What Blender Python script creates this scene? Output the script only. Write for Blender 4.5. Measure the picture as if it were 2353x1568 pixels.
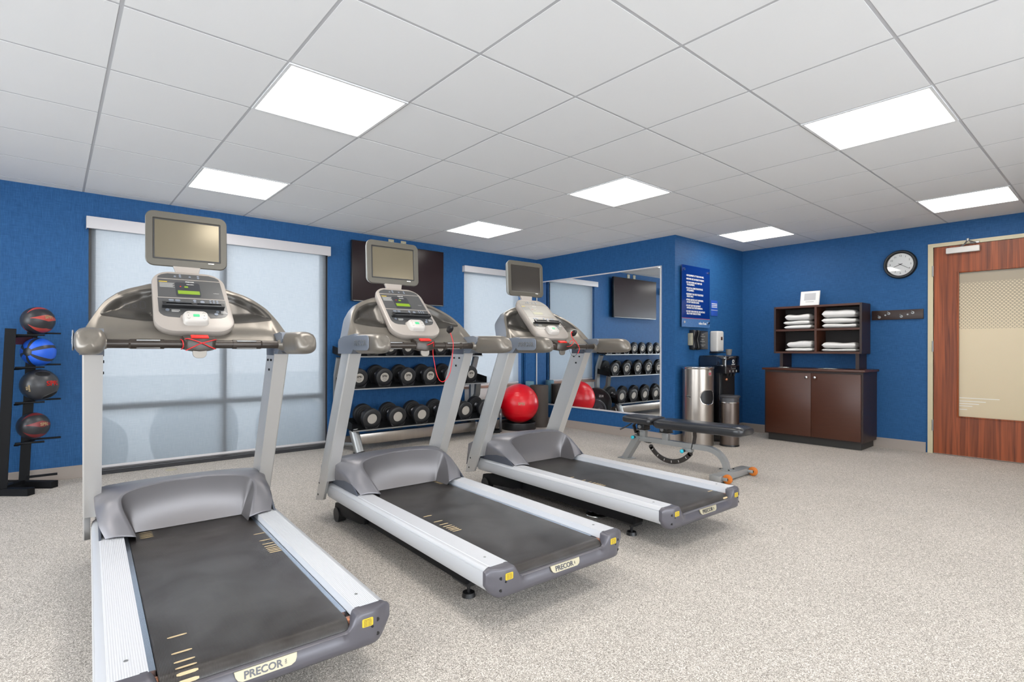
import bpy, bmesh, math, random
from mathutils import Vector, Matrix
random.seed(7)
SC = bpy.context.scene
for o in list(bpy.data.objects): bpy.data.objects.remove(o)
COL = SC.collection
PI = math.pi
T = 0.6096                       # ceiling module
CEIL = 2.355
WY, MX, RY, DX = 3.18, 5.12, 0.91, 6.70   # window wall, mirror wall, short return wall, door wall
LX, BY = -3.3, -4.6              # unseen left wall and rear wall

# ---------------------------------------------------------------- camera
cam = bpy.data.cameras.new('camera'); camo = bpy.data.objects.new('camera', cam); COL.objects.link(camo)
yaw, roll = math.radians(49.38342), 0.002
f = Vector((math.cos(yaw), math.sin(yaw), 0)); r = Vector((math.sin(yaw), -math.cos(yaw), 0)); u = Vector((0, 0, 1))
r2 = r*math.cos(roll)+u*math.sin(roll); u2 = -r*math.sin(roll)+u*math.cos(roll)
camo.matrix_world = Matrix(((r2.x, u2.x, -f.x, -0.199), (r2.y, u2.y, -f.y, -2.482), (r2.z, u2.z, -f.z, 1.065), (0, 0, 0, 1)))
cam.sensor_width = 36; cam.lens = 1234.946/2353*36; cam.shift_y = 18/2353; cam.clip_start = 0.02; cam.clip_end = 200
SC.camera = camo
# ---------------------------------------------------------------- world, exposure
w = bpy.data.worlds.new('world'); SC.world = w; w.use_nodes = True
bg = w.node_tree.nodes['Background']; bg.inputs[0].default_value = (0.88, 0.94, 1.0, 1); bg.inputs[1].default_value = 8.0
SC.view_settings.view_transform = 'Standard'; SC.view_settings.look = 'None'
SC.view_settings.exposure = 0.10; SC.view_settings.gamma = 1.0; SC.view_settings.use_curve_mapping = False
PANEL = 12.0                      # ceiling panel emission

# ---------------------------------------------------------------- materials
def s2l(c):
    return tuple(((x/255)/12.92 if x/255 <= 0.04045 else ((x/255+0.055)/1.055)**2.4) for x in c)+(1,)
def mat(name, rgb, rough=0.5, metal=0.0, spec=0.5, coat=0.0, noise=None, bump=None, emit=None, trans=0):
    m = bpy.data.materials.new(name); m.use_nodes = True
    nt = m.node_tree; b = nt.nodes['Principled BSDF']; N = nt.nodes; L = nt.links
    c = s2l(rgb); b.inputs['Base Color'].default_value = c
    b.inputs['Roughness'].default_value = rough; b.inputs['Metallic'].default_value = metal
    b.inputs['Specular IOR Level'].default_value = spec; b.inputs['Coat Weight'].default_value = coat
    b.inputs['Transmission Weight'].default_value = trans
    tc = N.new('ShaderNodeTexCoord')
    if noise:      # (scale xyz, amount, detail)
        sc, am, det = noise
        mp = N.new('ShaderNodeMapping'); mp.inputs['Scale'].default_value = sc
        n = N.new('ShaderNodeTexNoise'); n.inputs['Scale'].default_value = 1.0; n.inputs['Detail'].default_value = det
        L.new(tc.outputs['Object'], mp.inputs[0]); L.new(mp.outputs[0], n.inputs['Vector'])
        mx = N.new('ShaderNodeMix'); mx.data_type = 'RGBA'
        mx.inputs['A'].default_value = tuple(x*(1-am) for x in c[:3])+(1,); mx.inputs['B'].default_value = tuple(min(1, x*(1+am)) for x in c[:3])+(1,)
        L.new(n.outputs['Fac'], mx.inputs['Factor']); L.new(mx.outputs['Result'], b.inputs['Base Color'])
    if bump:
        sc, st, ds = bump
        mp = N.new('ShaderNodeMapping'); mp.inputs['Scale'].default_value = sc
        n = N.new('ShaderNodeTexNoise'); n.inputs['Scale'].default_value = 1.0; n.inputs['Detail'].default_value = 2
        L.new(tc.outputs['Object'], mp.inputs[0]); L.new(mp.outputs[0], n.inputs['Vector'])
        bp = N.new('ShaderNodeBump'); bp.inputs['Strength'].default_value = st; bp.inputs['Distance'].default_value = ds
        L.new(n.outputs['Fac'], bp.inputs['Height']); L.new(bp.outputs[0], b.inputs['Normal'])
    if emit:
        b.inputs['Emission Color'].default_value = s2l(emit[0]); b.inputs['Emission Strength'].default_value = emit[1]
    return m
M = {}
M['rail'] = mat('satin_silver_rail', (196, 197, 200), 0.42, 0.35, 0.5)
M['rail_top'] = mat('ribbed_silver_rail', (200, 201, 205), 0.5, 0.15)
M['upright'] = mat('brushed_silver_upright', (196, 194, 191), 0.34, 0.6)
M['hood'] = mat('metallic_grey_plastic', (126, 124, 128), 0.38, 0.45)
M['dish'] = mat('metallic_grey_dish', (110, 107, 108), 0.36, 0.5)
M['dark_hood'] = mat('slate_grey_plastic', (76, 80, 90), 0.45, 0.2)
M['strip'] = mat('aluminium_strip', (170, 182, 196), 0.25, 0.85)
M['cap'] = mat('dark_grey_cap', (88, 86, 92), 0.35, 0.2)
M['shell'] = mat('bronze_grey_shell', (120, 114, 106), 0.34, 0.45)
M['shell_side'] = mat('grey_blue_shell_side', (124, 130, 140), 0.45, 0.3)
M['recess'] = mat('bronze_grey_tray', (74, 71, 67), 0.3, 0.5)
M['console'] = mat('light_grey_console', (154, 146, 139), 0.35, 0.05)
M['face'] = mat('charcoal_faceplate', (72, 72, 72), 0.25, 0.0, 0.6)
M['face_dark'] = mat('dark_display_window', (48, 49, 52), 0.15, 0.0, 0.6)
M['lcd'] = mat('green_lcd', (110, 138, 24), 0.4, emit=((130, 170, 20), 0.08))
M['lcd_off'] = mat('pale_lcd', (150, 148, 120), 0.4)
M['white'] = mat('white_plastic', (205, 202, 198), 0.4)
M['keypad'] = mat('keypad_plastic', (186, 181, 175), 0.4)
M['green'] = mat('green_button', (60, 180, 120), 0.4)
M['red'] = mat('red_plastic', (225, 36, 26), 0.4)
M['cord'] = mat('red_cord', (205, 26, 32), 0.45)
M['black'] = mat('black_plastic', (24, 24, 26), 0.35)
M['blackm'] = mat('matte_black_metal', (12, 13, 16), 0.55, 0.0, 0.2)
M['yellow'] = mat('yellow_label', (200, 172, 44), 0.5)
M['ink'] = mat('dark_ink', (40, 36, 30), 0.6)
M['grip'] = mat('dark_bronze_grip', (58, 51, 46), 0.3, 0.3)
M['bezel'] = mat('grey_bezel', (84, 80, 72), 0.35, 0.3)
M['bezel_edge'] = mat('light_bezel_edge', (176, 176, 170), 0.35, 0.3)
M['screen'] = mat('glossy_screen', (112, 104, 86), 0.16, 0.55, 0.8)  # beige reflection of the room put into the base colour
M['screen_dark'] = mat('glossy_dark_screen', (52, 48, 44), 0.12, 0.2, 0.8)  # darker copy standing in for a darker reflection
M['chrome'] = mat('chrome', (225, 225, 225), 0.12, 1.0)
M['steel'] = mat('brushed_steel', (176, 168, 160), 0.28, 0.95, noise=((60, 60, 1.5), 0.08, 2))
M['zinc'] = mat('satin_zinc', (150, 151, 151), 0.35, 0.7)
M['copper'] = mat('copper_roller', (190, 130, 100), 0.25, 0.9)
M['beige'] = mat('beige_logo_plate', (176, 168, 144), 0.35, 0.2)
M['rubber'] = mat('black_rubber', (30, 30, 32), 0.42)
M['mark'] = mat('cream_belt_mark', (196, 174, 136), 0.6)
M['lightgrey_disc'] = mat('silver_disc', (176, 170, 162), 0.4, 0.3)
M['rackgrey'] = mat('rack_grey_paint', (112, 112, 110), 0.35, 0.5)
M['vinyl'] = mat('black_vinyl', (38, 39, 42), 0.3, 0, 0.6, bump=((400, 400, 400), 0.15, 0.001))
M['benchgrey'] = mat('bench_grey_paint', (160, 161, 160), 0.38, 0.45)
M['teal'] = mat('teal_knob', (40, 180, 200), 0.3)
M['orange'] = mat('orange_wheel', (200, 112, 36), 0.45)
M['arcblack'] = mat('black_adjuster', (52, 48, 46), 0.45)
M['ballred'] = mat('red_ball_vinyl', (206, 6, 26), 0.3, 0, 0.5)
M['mat_dark'] = mat('dark_brown_foam', (66, 58, 52), 0.75)
M['foam_blue'] = mat('blue_grey_foam', (96, 132, 148), 0.8)
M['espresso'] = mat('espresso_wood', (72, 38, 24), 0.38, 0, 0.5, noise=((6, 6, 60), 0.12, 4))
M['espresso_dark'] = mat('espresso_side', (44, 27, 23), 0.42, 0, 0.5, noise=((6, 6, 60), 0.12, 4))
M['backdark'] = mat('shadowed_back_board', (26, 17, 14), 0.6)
M['dialwhite'] = mat('clock_dial_white', (250, 250, 248), 0.5)
M['toekick'] = mat('dark_toekick', (46, 44, 42), 0.6)
M['towel'] = mat('white_towel', (222, 220, 218), 0.95, bump=((500, 500, 500), 0.5, 0.002))
M['paper'] = mat('white_paper', (222, 222, 220), 0.6)
M['greyink'] = mat('grey_ink', (150, 150, 148), 0.6)
M['jamb'] = mat('cream_door_frame', (190, 180, 150), 0.4)
M['signblue'] = mat('glossy_navy_sign', (8, 44, 116), 0.15, 0, 0.6)
M['signblue2'] = mat('light_blue_band', (70, 110, 160), 0.2, noise=((140, 140, 140), 0.6, 3))
M['smallsign'] = mat('small_blue_sign', (44, 84, 176), 0.4)
M['redline'] = mat('red_line', (170, 80, 90), 0.5)
M['tvblack'] = mat('tv_black_glass', (32, 20, 24), 0.22, 0.0, 0.3)
M['tvbezel'] = mat('tv_bezel', (20, 20, 22), 0.3)
M['valance'] = mat('white_valance', (196, 193, 195), 0.45)
M['frame_grey'] = mat('window_frame_grey', (120, 116, 116), 0.5)
M['frame_dark'] = mat('window_frame_dark', (40, 40, 44), 0.5)
M['sill'] = mat('brown_sill', (150, 122, 108), 0.5)
M['panelwhite'] = mat('white_panel', (205, 203, 200), 0.5)
M['baseboard'] = mat('taupe_baseboard', (156, 146, 139), 0.5)
M['tile'] = mat('ceiling_tile', (222, 222, 222), 0.9, bump=((300, 300, 300), 0.1, 0.001))
M['grid'] = mat('ceiling_grid_paint', (178, 178, 180), 0.6)
M['fixture'] = mat('fixture_white', (215, 215, 215), 0.5)
M['beigewall'] = mat('beige_wall', (205, 192, 166), 0.8)
M['gun'] = mat('gunmetal', (86, 86, 90), 0.3, 0.5)
M['cooler_side'] = mat('glossy_black_cooler', (18, 22, 30), 0.05, 0, 1.0, 1.0)
M['smoke'] = mat('smoke_grey_cups', (112, 108, 104), 0.3)
M['extdark'] = mat('outside_ground', (205, 210, 212), 0.9)
M['hedge'] = mat('outside_hedge', (160, 172, 176), 0.9, noise=((4, 4, 4), 0.4, 3))

def mk_emit(name, rgb, st):
    m = bpy.data.materials.new(name); m.use_nodes = True; nt = m.node_tree
    nt.nodes.remove(nt.nodes['Principled BSDF']); e = nt.nodes.new('ShaderNodeEmission')
    e.inputs[0].default_value = s2l(rgb); e.inputs[1].default_value = st
    nt.links.new(e.outputs[0], nt.nodes['Material Output'].inputs[0]); return m
M['lamp'] = mk_emit('lit_diffuser', (255, 250, 243), PANEL)

# floor: fine speckled rubber
m = mat('speckled_rubber_floor', (176, 171, 163), 0.75); M['floor'] = m
nt = m.node_tree; N = nt.nodes; L = nt.links; b = N['Principled BSDF']; tc = N.new('ShaderNodeTexCoord')
v1 = N.new('ShaderNodeTexVoronoi'); v1.inputs['Scale'].default_value = 370; L.new(tc.outputs['Object'], v1.inputs['Vector'])
rp = N.new('ShaderNodeValToRGB'); L.new(v1.outputs['Color'], rp.inputs[0])
cr = rp.color_ramp; cr.interpolation = 'LINEAR'
cr.elements[0].position = 0.12; cr.elements[0].color = s2l((108, 101, 93)); cr.elements[1].position = 0.9; cr.elements[1].color = s2l((236, 229, 220))
e = cr.elements.new(0.35); e.color = s2l((158, 151, 143)); e = cr.elements.new(0.6); e.color = s2l((178, 171, 163))
n2 = N.new('ShaderNodeTexNoise'); n2.inputs['Scale'].default_value = 1.3; n2.inputs['Detail'].default_value = 4; L.new(tc.outputs['Object'], n2.inputs['Vector'])
mr = N.new('ShaderNodeMapRange'); mr.inputs[1].default_value = 0.3; mr.inputs[2].default_value = 0.7; mr.inputs[3].default_value = 0.93; mr.inputs[4].default_value = 1.04
L.new(n2.outputs['Fac'], mr.inputs[0])
vm = N.new('ShaderNodeVectorMath'); vm.operation = 'SCALE'; L.new(rp.outputs[0], vm.inputs[0]); L.new(mr.outputs[0], vm.inputs['Scale']); L.new(vm.outputs[0], b.inputs['Base Color'])
bp = N.new('ShaderNodeBump'); bp.inputs['Strength'].default_value = 0.3; bp.inputs['Distance'].default_value = 0.001; L.new(v1.outputs['Distance'], bp.inputs['Height']); L.new(bp.outputs[0], b.inputs['Normal'])

# walls: blue woven vinyl
m = mat('blue_woven_wallcovering', (46, 92, 150), 0.55, 0, 0.4); b=m.node_tree.nodes['Principled BSDF']; b.inputs['Specular IOR Level'].default_value=0.2; M['wall'] = m
nt = m.node_tree; N = nt.nodes; L = nt.links; b = N['Principled BSDF']; tc = N.new('ShaderNodeTexCoord')
def nz(scale, det=2):
    mp = N.new('ShaderNodeMapping'); mp.inputs['Scale'].default_value = scale
    n = N.new('ShaderNodeTexNoise'); n.inputs['Scale'].default_value = 1; n.inputs['Detail'].default_value = det
    L.new(tc.outputs['Object'], mp.inputs[0]); L.new(mp.outputs[0], n.inputs['Vector']); return n
a1 = nz((420, 420, 18)); a2 = nz((16, 16, 420))
ad = N.new('ShaderNodeMath'); ad.operation = 'ADD'; L.new(a1.outputs['Fac'], ad.inputs[0]); L.new(a2.outputs['Fac'], ad.inputs[1])
rp = N.new('ShaderNodeValToRGB'); rp.color_ramp.elements[0].position = 0.0; rp.color_ramp.elements[1].position = 1.0
md = N.new('ShaderNodeMapRange'); md.inputs[1].default_value = 0.6; md.inputs[2].default_value = 1.4; L.new(ad.outputs[0], md.inputs[0]); L.new(md.outputs[0], rp.inputs[0])
rp.color_ramp.elements[0].color = s2l((24, 66, 114)); rp.color_ramp.elements[1].color = s2l((46, 97, 147))
L.new(rp.outputs[0], b.inputs['Base Color'])
bp = N.new('ShaderNodeBump'); bp.inputs['Strength'].default_value = 0.12; bp.inputs['Distance'].default_value = 0.001; L.new(ad.outputs[0], bp.inputs['Height']); L.new(bp.outputs[0], b.inputs['Normal'])

# roller blind fabric: translucent with a little see-through
m = bpy.data.materials.new('translucent_blind'); m.use_nodes = True; M['blind'] = m
nt = m.node_tree; N = nt.nodes; L = nt.links; N.remove(N['Principled BSDF'])
tc = N.new('ShaderNodeTexCoord')
tr = N.new('ShaderNodeBsdfTranslucent'); df = N.new('ShaderNodeBsdfDiffuse'); tp = N.new('ShaderNodeBsdfTransparent')
a1 = nz((300, 300, 12)); a2 = nz((12, 12, 300))
ad = N.new('ShaderNodeMath'); ad.operation = 'ADD'; L.new(a1.outputs['Fac'], ad.inputs[0]); L.new(a2.outputs['Fac'], ad.inputs[1])
rp = N.new('ShaderNodeValToRGB'); md = N.new('ShaderNodeMapRange'); md.inputs[1].default_value = 0.7; md.inputs[2].default_value = 1.3; L.new(ad.outputs[0], md.inputs[0]); L.new(md.outputs[0], rp.inputs[0])
rp.color_ramp.elements[0].color = s2l((94, 100, 106)); rp.color_ramp.elements[1].color = s2l((112, 117, 121)); L.new(rp.outputs[0], tr.inputs[0])
df.inputs[0].default_value = s2l((200, 206, 214)); tp.inputs[0].default_value = (1, 1, 1, 1)
m1 = N.new('ShaderNodeMixShader'); m1.inputs[0].default_value = 0.25; L.new(tr.outputs[0], m1.inputs[1]); L.new(df.outputs[0], m1.inputs[2])
m2 = N.new('ShaderNodeMixShader'); m2.inputs[0].default_value = 0.03; L.new(m1.outputs[0], m2.inputs[1]); L.new(tp.outputs[0], m2.inputs[2])
L.new(m2.outputs[0], N['Material Output'].inputs[0])

# mirror / glass
M['mirror'] = mat('mirror_silver', (245, 248, 250), 0.0, 1.0)
m = bpy.data.materials.new('clear_glass'); m.use_nodes = True; M['glass'] = m
nt = m.node_tree; N = nt.nodes; L = nt.links; N.remove(N['Principled BSDF'])
tp = N.new('ShaderNodeBsdfTransparent'); gl = N.new('ShaderNodeBsdfGlossy'); gl.inputs['Roughness'].default_value = 0.02
fr = N.new('ShaderNodeFresnel'); mx = N.new('ShaderNodeMixShader'); L.new(fr.outputs[0], mx.inputs[0]); L.new(tp.outputs[0], mx.inputs[1]); L.new(gl.outputs[0], mx.inputs[2]); L.new(mx.outputs[0], N['Material Output'].inputs[0])

# door wood (vertical grain)
def wood(name, horiz):
    m = mat(name, (150, 80, 50), 0.42, 0, 0.35); nt = m.node_tree; N = nt.nodes; L = nt.links; b = N['Principled BSDF']; tc = N.new('ShaderNodeTexCoord')
    mp = N.new('ShaderNodeMapping'); mp.inputs['Scale'].default_value = (12, 26, 0.8) if not horiz else (9, 14, 0.9)
    n = N.new('ShaderNodeTexNoise'); n.inputs['Scale'].default_value = 1.3; n.inputs['Detail'].default_value = 5; n.inputs['Distortion'].default_value = 0.8
    L.new(tc.outputs['Object'], mp.inputs[0]); L.new(mp.outputs[0], n.inputs['Vector'])
    rp = N.new('ShaderNodeValToRGB'); L.new(n.outputs['Fac'], rp.inputs[0])
    rp.color_ramp.elements[0].position = 0.3; rp.color_ramp.elements[0].color = s2l((92, 40, 14)); rp.color_ramp.elements[1].position = 0.72; rp.color_ramp.elements[1].color = s2l((158, 80, 40))
    L.new(rp.outputs[0], b.inputs['Base Color']); return m
M['wood'] = wood('cherry_door_veneer', False)

# tread belt: fine ribs plus scuffed wear
m = mat('treadmill_belt', (62, 58, 56), 0.34, 0, 0.5); M['belt'] = m
nt = m.node_tree; N = nt.nodes; L = nt.links; b = N['Principled BSDF']; tc = N.new('ShaderNodeTexCoord')
wv = N.new('ShaderNodeTexWave'); wv.wave_type = 'BANDS'; wv.bands_direction = 'X'; wv.inputs['Scale'].default_value = 95; L.new(tc.outputs['Object'], wv.inputs['Vector'])
n = N.new('ShaderNodeTexNoise'); n.inputs['Scale'].default_value = 3.5; n.inputs['Detail'].default_value = 6; n.inputs['Distortion'].default_value = 1.5; L.new(tc.outputs['Object'], n.inputs['Vector'])
rp = N.new('ShaderNodeValToRGB'); L.new(n.outputs['Fac'], rp.inputs[0])
rp.color_ramp.elements[0].position = 0.35; rp.color_ramp.elements[0].color = s2l((40, 35, 32)); rp.color_ramp.elements[1].position = 0.74; rp.color_ramp.elements[1].color = s2l((68, 66, 65))
L.new(rp.outputs[0], b.inputs['Base Color'])
bp = N.new('ShaderNodeBump'); bp.inputs['Strength'].default_value = 0.35; bp.inputs['Distance'].default_value = 0.001; L.new(wv.outputs['Fac'], bp.inputs['Height']); L.new(bp.outputs[0], b.inputs['Normal'])
# ribbed rail tops
m = M['rail_top']; nt = m.node_tree; N = nt.nodes; L = nt.links; b = N['Principled BSDF']; tc = N.new('ShaderNodeTexCoord')
wv = N.new('ShaderNodeTexWave'); wv.wave_type = 'BANDS'; wv.bands_direction = 'X'; wv.inputs['Scale'].default_value = 55; L.new(tc.outputs['Object'], wv.inputs['Vector'])
bp = N.new('ShaderNodeBump'); bp.inputs['Strength'].default_value = 0.5; bp.inputs['Distance'].default_value = 0.001; L.new(wv.outputs['Fac'], bp.inputs['Height']); L.new(bp.outputs[0], b.inputs['Normal'])

# medicine ball: wedges of colour around a pole
def ball_mat(name, dark, colr, n, w0, w1, cap):
    m = mat(name, dark, 0.38, 0, 0.5); nt = m.node_tree; N = nt.nodes; L = nt.links; b = N['Principled BSDF']; tc = N.new('ShaderNodeTexCoord')
    sx = N.new('ShaderNodeSeparateXYZ'); nm = N.new('ShaderNodeVectorMath'); nm.operation = 'NORMALIZE'
    L.new(tc.outputs['Object'], nm.inputs[0]); L.new(nm.outputs[0], sx.inputs[0])
    def mth(op, a, bb=None):
        q = N.new('ShaderNodeMath'); q.operation = op
        for i, x in enumerate((a, bb)):
            if x is None: continue
            if isinstance(x, (int, float)): q.inputs[i].default_value = x
            else: L.new(x, q.inputs[i])
        return q.outputs[0]
    ang = mth('ARCTAN2', sx.outputs[1], sx.outputs[0]); fr = mth('FRACT', mth('MULTIPLY', mth('ADD', ang, PI), n/(2*PI)))
    d = mth('ABSOLUTE', mth('SUBTRACT', fr, 0.5))                 # 0 at wedge centre
    pol = mth('ARCCOSINE', mth('ABSOLUTE', sx.outputs[2]))        # 0 at pole
    t = mth('DIVIDE', mth('SUBTRACT', pol, cap), PI/2-cap)
    wd = mth('ADD', w0, mth('MULTIPLY', t, w1-w0))
    inside = mth('MULTIPLY', mth('LESS_THAN', d, wd), mth('GREATER_THAN', pol, cap))
    mx = N.new('ShaderNodeMix'); mx.data_type = 'RGBA'; L.new(inside, mx.inputs['Factor']); mx.inputs['A'].default_value = s2l(dark); mx.inputs['B'].default_value = s2l(colr)
    L.new(mx.outputs['Result'], b.inputs['Base Color']); return m
M['mb_red'] = ball_mat('black_red_ball', (46, 46, 50), (176, 66, 58), 6, 0.02, 0.24, 0.5)
M['mb_maroon'] = ball_mat('black_maroon_ball', (42, 43, 47), (120, 46, 48), 6, 0.02, 0.24, 0.5)
M['mb_blue'] = ball_mat('blue_black_ball', (48, 50, 56), (36, 96, 214), 6, 0.30, 0.40, 0.3)
M['mb_black'] = mat('black_ball', (54, 55, 58), 0.35)

# ---------------------------------------------------------------- mesh helpers
class MB:
    def __init__(s): s.bm = bmesh.new()
    def _new(s, fn):
        t = bmesh.new(); fn(t); me = bpy.data.meshes.new('t'); t.to_mesh(me); t.free(); s.bm.from_mesh(me); bpy.data.meshes.remove(me)
    def box(s, x0, x1, y0, y1, z0, z1, bev=0, seg=2, mtx=None):
        def fn(t):
            bmesh.ops.create_cube(t, size=1)
            for v in t.verts: v.co = Vector(((x0+x1)/2+v.co.x*(x1-x0), (y0+y1)/2+v.co.y*(y1-y0), (z0+z1)/2+v.co.z*(z1-z0)))
            if bev: bmesh.ops.bevel(t, geom=list(t.edges)+list(t.verts), offset=bev, segments=seg, profile=0.5, affect='EDGES')
            if mtx: bmesh.ops.transform(t, matrix=mtx, verts=t.verts)
        s._new(fn); return s
    def cyl(s, p0, p1, r0, r1=None, n=24, caps=True):
        p0, p1 = Vector(p0), Vector(p1); r1 = r0 if r1 is None else r1
        d = p1-p0; h = d.length; q = d.to_track_quat('Z', 'Y').to_matrix().to_4x4(); q.translation = (p0+p1)/2
        def fn(t): bmesh.ops.create_cone(t, cap_ends=caps, segments=n, radius1=r0, radius2=r1, depth=h, matrix=q)
        s._new(fn); return s
    def tube(s, pts, r, n=10, closed=False):
        pts = [Vector(p) for p in pts]; k = len(pts); rr = r if isinstance(r, (list, tuple)) else [r]*k
        rings = []; up = None
        for i, p in enumerate(pts):
            if closed: d = pts[(i+1) % k]-pts[i-1]
            else: d = (pts[min(i+1, k-1)]-pts[max(i-1, 0)])
            d.normalize()
            if up is None: up = Vector((0, 0, 1)) if abs(d.z) < 0.9 else Vector((1, 0, 0))
            a = d.cross(up).normalized(); up = a.cross(d).normalized()
            rings.append([s.bm.verts.new(p+(a*math.cos(2*PI*j/n)+up*math.sin(2*PI*j/n))*rr[i]) for j in range(n)])
        for i in range(k if closed else k-1):
            A, B = rings[i], rings[(i+1) % k]
            for j in range(n): s.bm.faces.new((A[j], A[(j+1) % n], B[(j+1) % n], B[j]))
        if not closed: s.bm.faces.new(rings[0][::-1]); s.bm.faces.new(rings[-1])
        return s
    def sweep(s, pts, sec, up=(0, 0, 1)):      # section (list of (a,b)) carried along pts
        pts = [Vector(p) for p in pts]; k = len(pts); up = Vector(up); rings = []
        for i, p in enumerate(pts):
            d = (pts[min(i+1, k-1)]-pts[max(i-1, 0)]).normalized(); a = d.cross(up).normalized(); b = a.cross(d).normalized()
            rings.append([s.bm.verts.new(p+a*x+b*y) for x, y in sec])
        n = len(sec)
        for i in range(k-1):
            for j in range(n): s.bm.faces.new((rings[i][j], rings[i][(j+1) % n], rings[i+1][(j+1) % n], rings[i+1][j]))
        s.bm.faces.new(rings[0][::-1]); s.bm.faces.new(rings[-1]); return s
    def prism(s, pts, ext, bev=0, seg=2):      # planar polygon (3D points) extruded by vector
        ext = Vector(ext)
        def fn(t):
            a = [t.verts.new(p) for p in pts]; fc = t.faces.new(a)
            q = bmesh.ops.extrude_face_region(t, geom=[fc]); vs = [v for v in q['geom'] if isinstance(v, bmesh.types.BMVert)]
            bmesh.ops.translate(t, vec=ext, verts=vs)
            bmesh.ops.recalc_face_normals(t, faces=t.faces)
            if bev: bmesh.ops.bevel(t, geom=[e for e in t.edges], offset=bev, segments=seg, profile=0.5, affect='EDGES')
        s._new(fn); return s
    def lathe(s, prof, o=(0, 0, 0), n=32, axis='Z', mtx=None):
        rings = []; o = Vector(o)
        ax = {'Z': Matrix.Identity(3), 'X': Matrix(((0, 0, 1), (0, 1, 0), (-1, 0, 0))), 'Y': Matrix(((1, 0, 0), (0, 0, 1), (0, -1, 0)))}[axis] if mtx is None else mtx
        for rr, z in prof:
            if rr < 1e-6: rings.append([s.bm.verts.new(o+ax@Vector((0, 0, z)))])
            else: rings.append([s.bm.verts.new(o+ax@Vector((rr*math.cos(2*PI*j/n), rr*math.sin(2*PI*j/n), z))) for j in range(n)])
        for A, B in zip(rings, rings[1:]):
            for j in range(n):
                if len(A) == 1 and len(B) == 1: break
                if len(A) == 1: s.bm.faces.new((A[0], B[j], B[(j+1) % n]))
                elif len(B) == 1: s.bm.faces.new((A[j], B[0], A[(j+1) % n]))
                else: s.bm.faces.new((A[j], B[j], B[(j+1) % n], A[(j+1) % n]))
        return s
    def sphere(s, c, r, sc=(1, 1, 1), n=32):
        def fn(t):
            bmesh.ops.create_uvsphere(t, u_segments=n, v_segments=n//2, radius=r)
            for v in t.verts: v.co = Vector((v.co.x*sc[0]+c[0], v.co.y*sc[1]+c[1], v.co.z*sc[2]+c[2]))
        s._new(fn); return s
    def grid(s, rows, closed=False):           # list of rows of points
        R = [[s.bm.verts.new(p) for p in row] for row in rows]
        for A, B in zip(R, R[1:]):
            n = len(A)
            for j in range(n if closed else n-1):
                try: s.bm.faces.new((A[j], A[(j+1) % n], B[(j+1) % n], B[j]))
                except ValueError: pass
        return R
    def loft(s, rings, cap=True):
        R = s.grid(rings, closed=True)
        if cap: s.bm.faces.new(R[0][::-1]); s.bm.faces.new(R[-1])
        return s
    def patch(s, outline, fn, k=10):           # fill an outline towards its centre, each point mapped by fn(u,v)
        cx = sum(p[0] for p in outline)/len(outline); cy = sum(p[1] for p in outline)/len(outline)
        rows = [[fn(cx+(a-cx)*i/k, cy+(b-cy)*i/k) for a, b in outline] for i in range(k, 0, -1)]
        R = s.grid(rows, closed=True); c = s.bm.verts.new(fn(cx, cy)); n = len(outline)
        for j in range(n): s.bm.faces.new((R[-1][j], R[-1][(j+1) % n], c))
        return s
    def build(s, name, m, parent=None, smooth=True, ang=35, sub=0, solid=0, norm=True):
        if norm: bmesh.ops.recalc_face_normals(s.bm, faces=s.bm.faces)
        me = bpy.data.meshes.new(name); s.bm.to_mesh(me); s.bm.free()
        if smooth:
            me.polygons.foreach_set('use_smooth', [True]*len(me.polygons)); me.set_sharp_from_angle(angle=math.radians(ang))
        o = bpy.data.objects.new(name, me); COL.objects.link(o)
        for q in (m if isinstance(m, (list, tuple)) else [m]): me.materials.append(M[q] if isinstance(q, str) else q)
        if parent: o.parent = parent
        if solid: md = o.modifiers.new('thickness', 'SOLIDIFY'); md.thickness = solid; md.offset = -1
        if sub: md = o.modifiers.new('smooth', 'SUBSURF'); md.levels = sub; md.render_levels = sub
        return o
def tag(o, label=None, cat=None, group=None, kind=None):
    if label: o['label'] = label
    if cat: o['category'] = cat
    if group: o['group'] = group
    if kind: o['kind'] = kind
    return o
def thing(name, label, cat, loc=(0, 0, 0), rz=0, group=None):
    o = bpy.data.objects.new(name, None); COL.objects.link(o); o.location = loc; o.rotation_euler = (0, 0, rz); o.empty_display_size = 0.1
    return tag(o, label, cat, group)
def struct(name, mb, m, **k): return tag(mb.build(name, m, **k), kind='structure')
def copy_tree(o, parent=None):
    c = o.copy(); COL.objects.link(c); c.parent = parent
    for ch in list(o.children): copy_tree(ch, c)
    return c
def text(name, s, size, m, parent, mtx, ext=0.0004, off=0.0, align='CENTER', lh=1.0, fn=None, sx=1.0):
    cu = bpy.data.curves.new('t', 'FONT'); cu.body = s; cu.size = size; cu.align_x = align; cu.align_y = 'CENTER' if '\n' not in s else 'TOP'; cu.extrude = ext; cu.offset = off; cu.space_line = lh; cu.resolution_u = 3
    t = bpy.data.objects.new('t', cu); COL.objects.link(t); bpy.context.view_layer.update()
    me = bpy.data.meshes.new_from_object(t.evaluated_get(bpy.context.evaluated_depsgraph_get())); bpy.data.objects.remove(t); bpy.data.curves.remove(cu)
    for v in me.vertices: v.co.x *= sx
    if fn:
        for v in me.vertices: v.co = fn(v.co)
    else: me.transform(mtx)
    o = bpy.data.objects.new(name, me); COL.objects.link(o); me.materials.clear(); me.materials.append(M[m]); o.parent = parent
    return o
def frame(o, x, y):                            # matrix with local x along x, local y along y
    x = Vector(x).normalized(); y = Vector(y).normalized(); z = x.cross(y); o = Vector(o)
    return Matrix(((x.x, y.x, z.x, o.x), (x.y, y.y, z.y, o.y), (x.z, y.z, z.z, o.z), (0, 0, 0, 1)))
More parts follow.
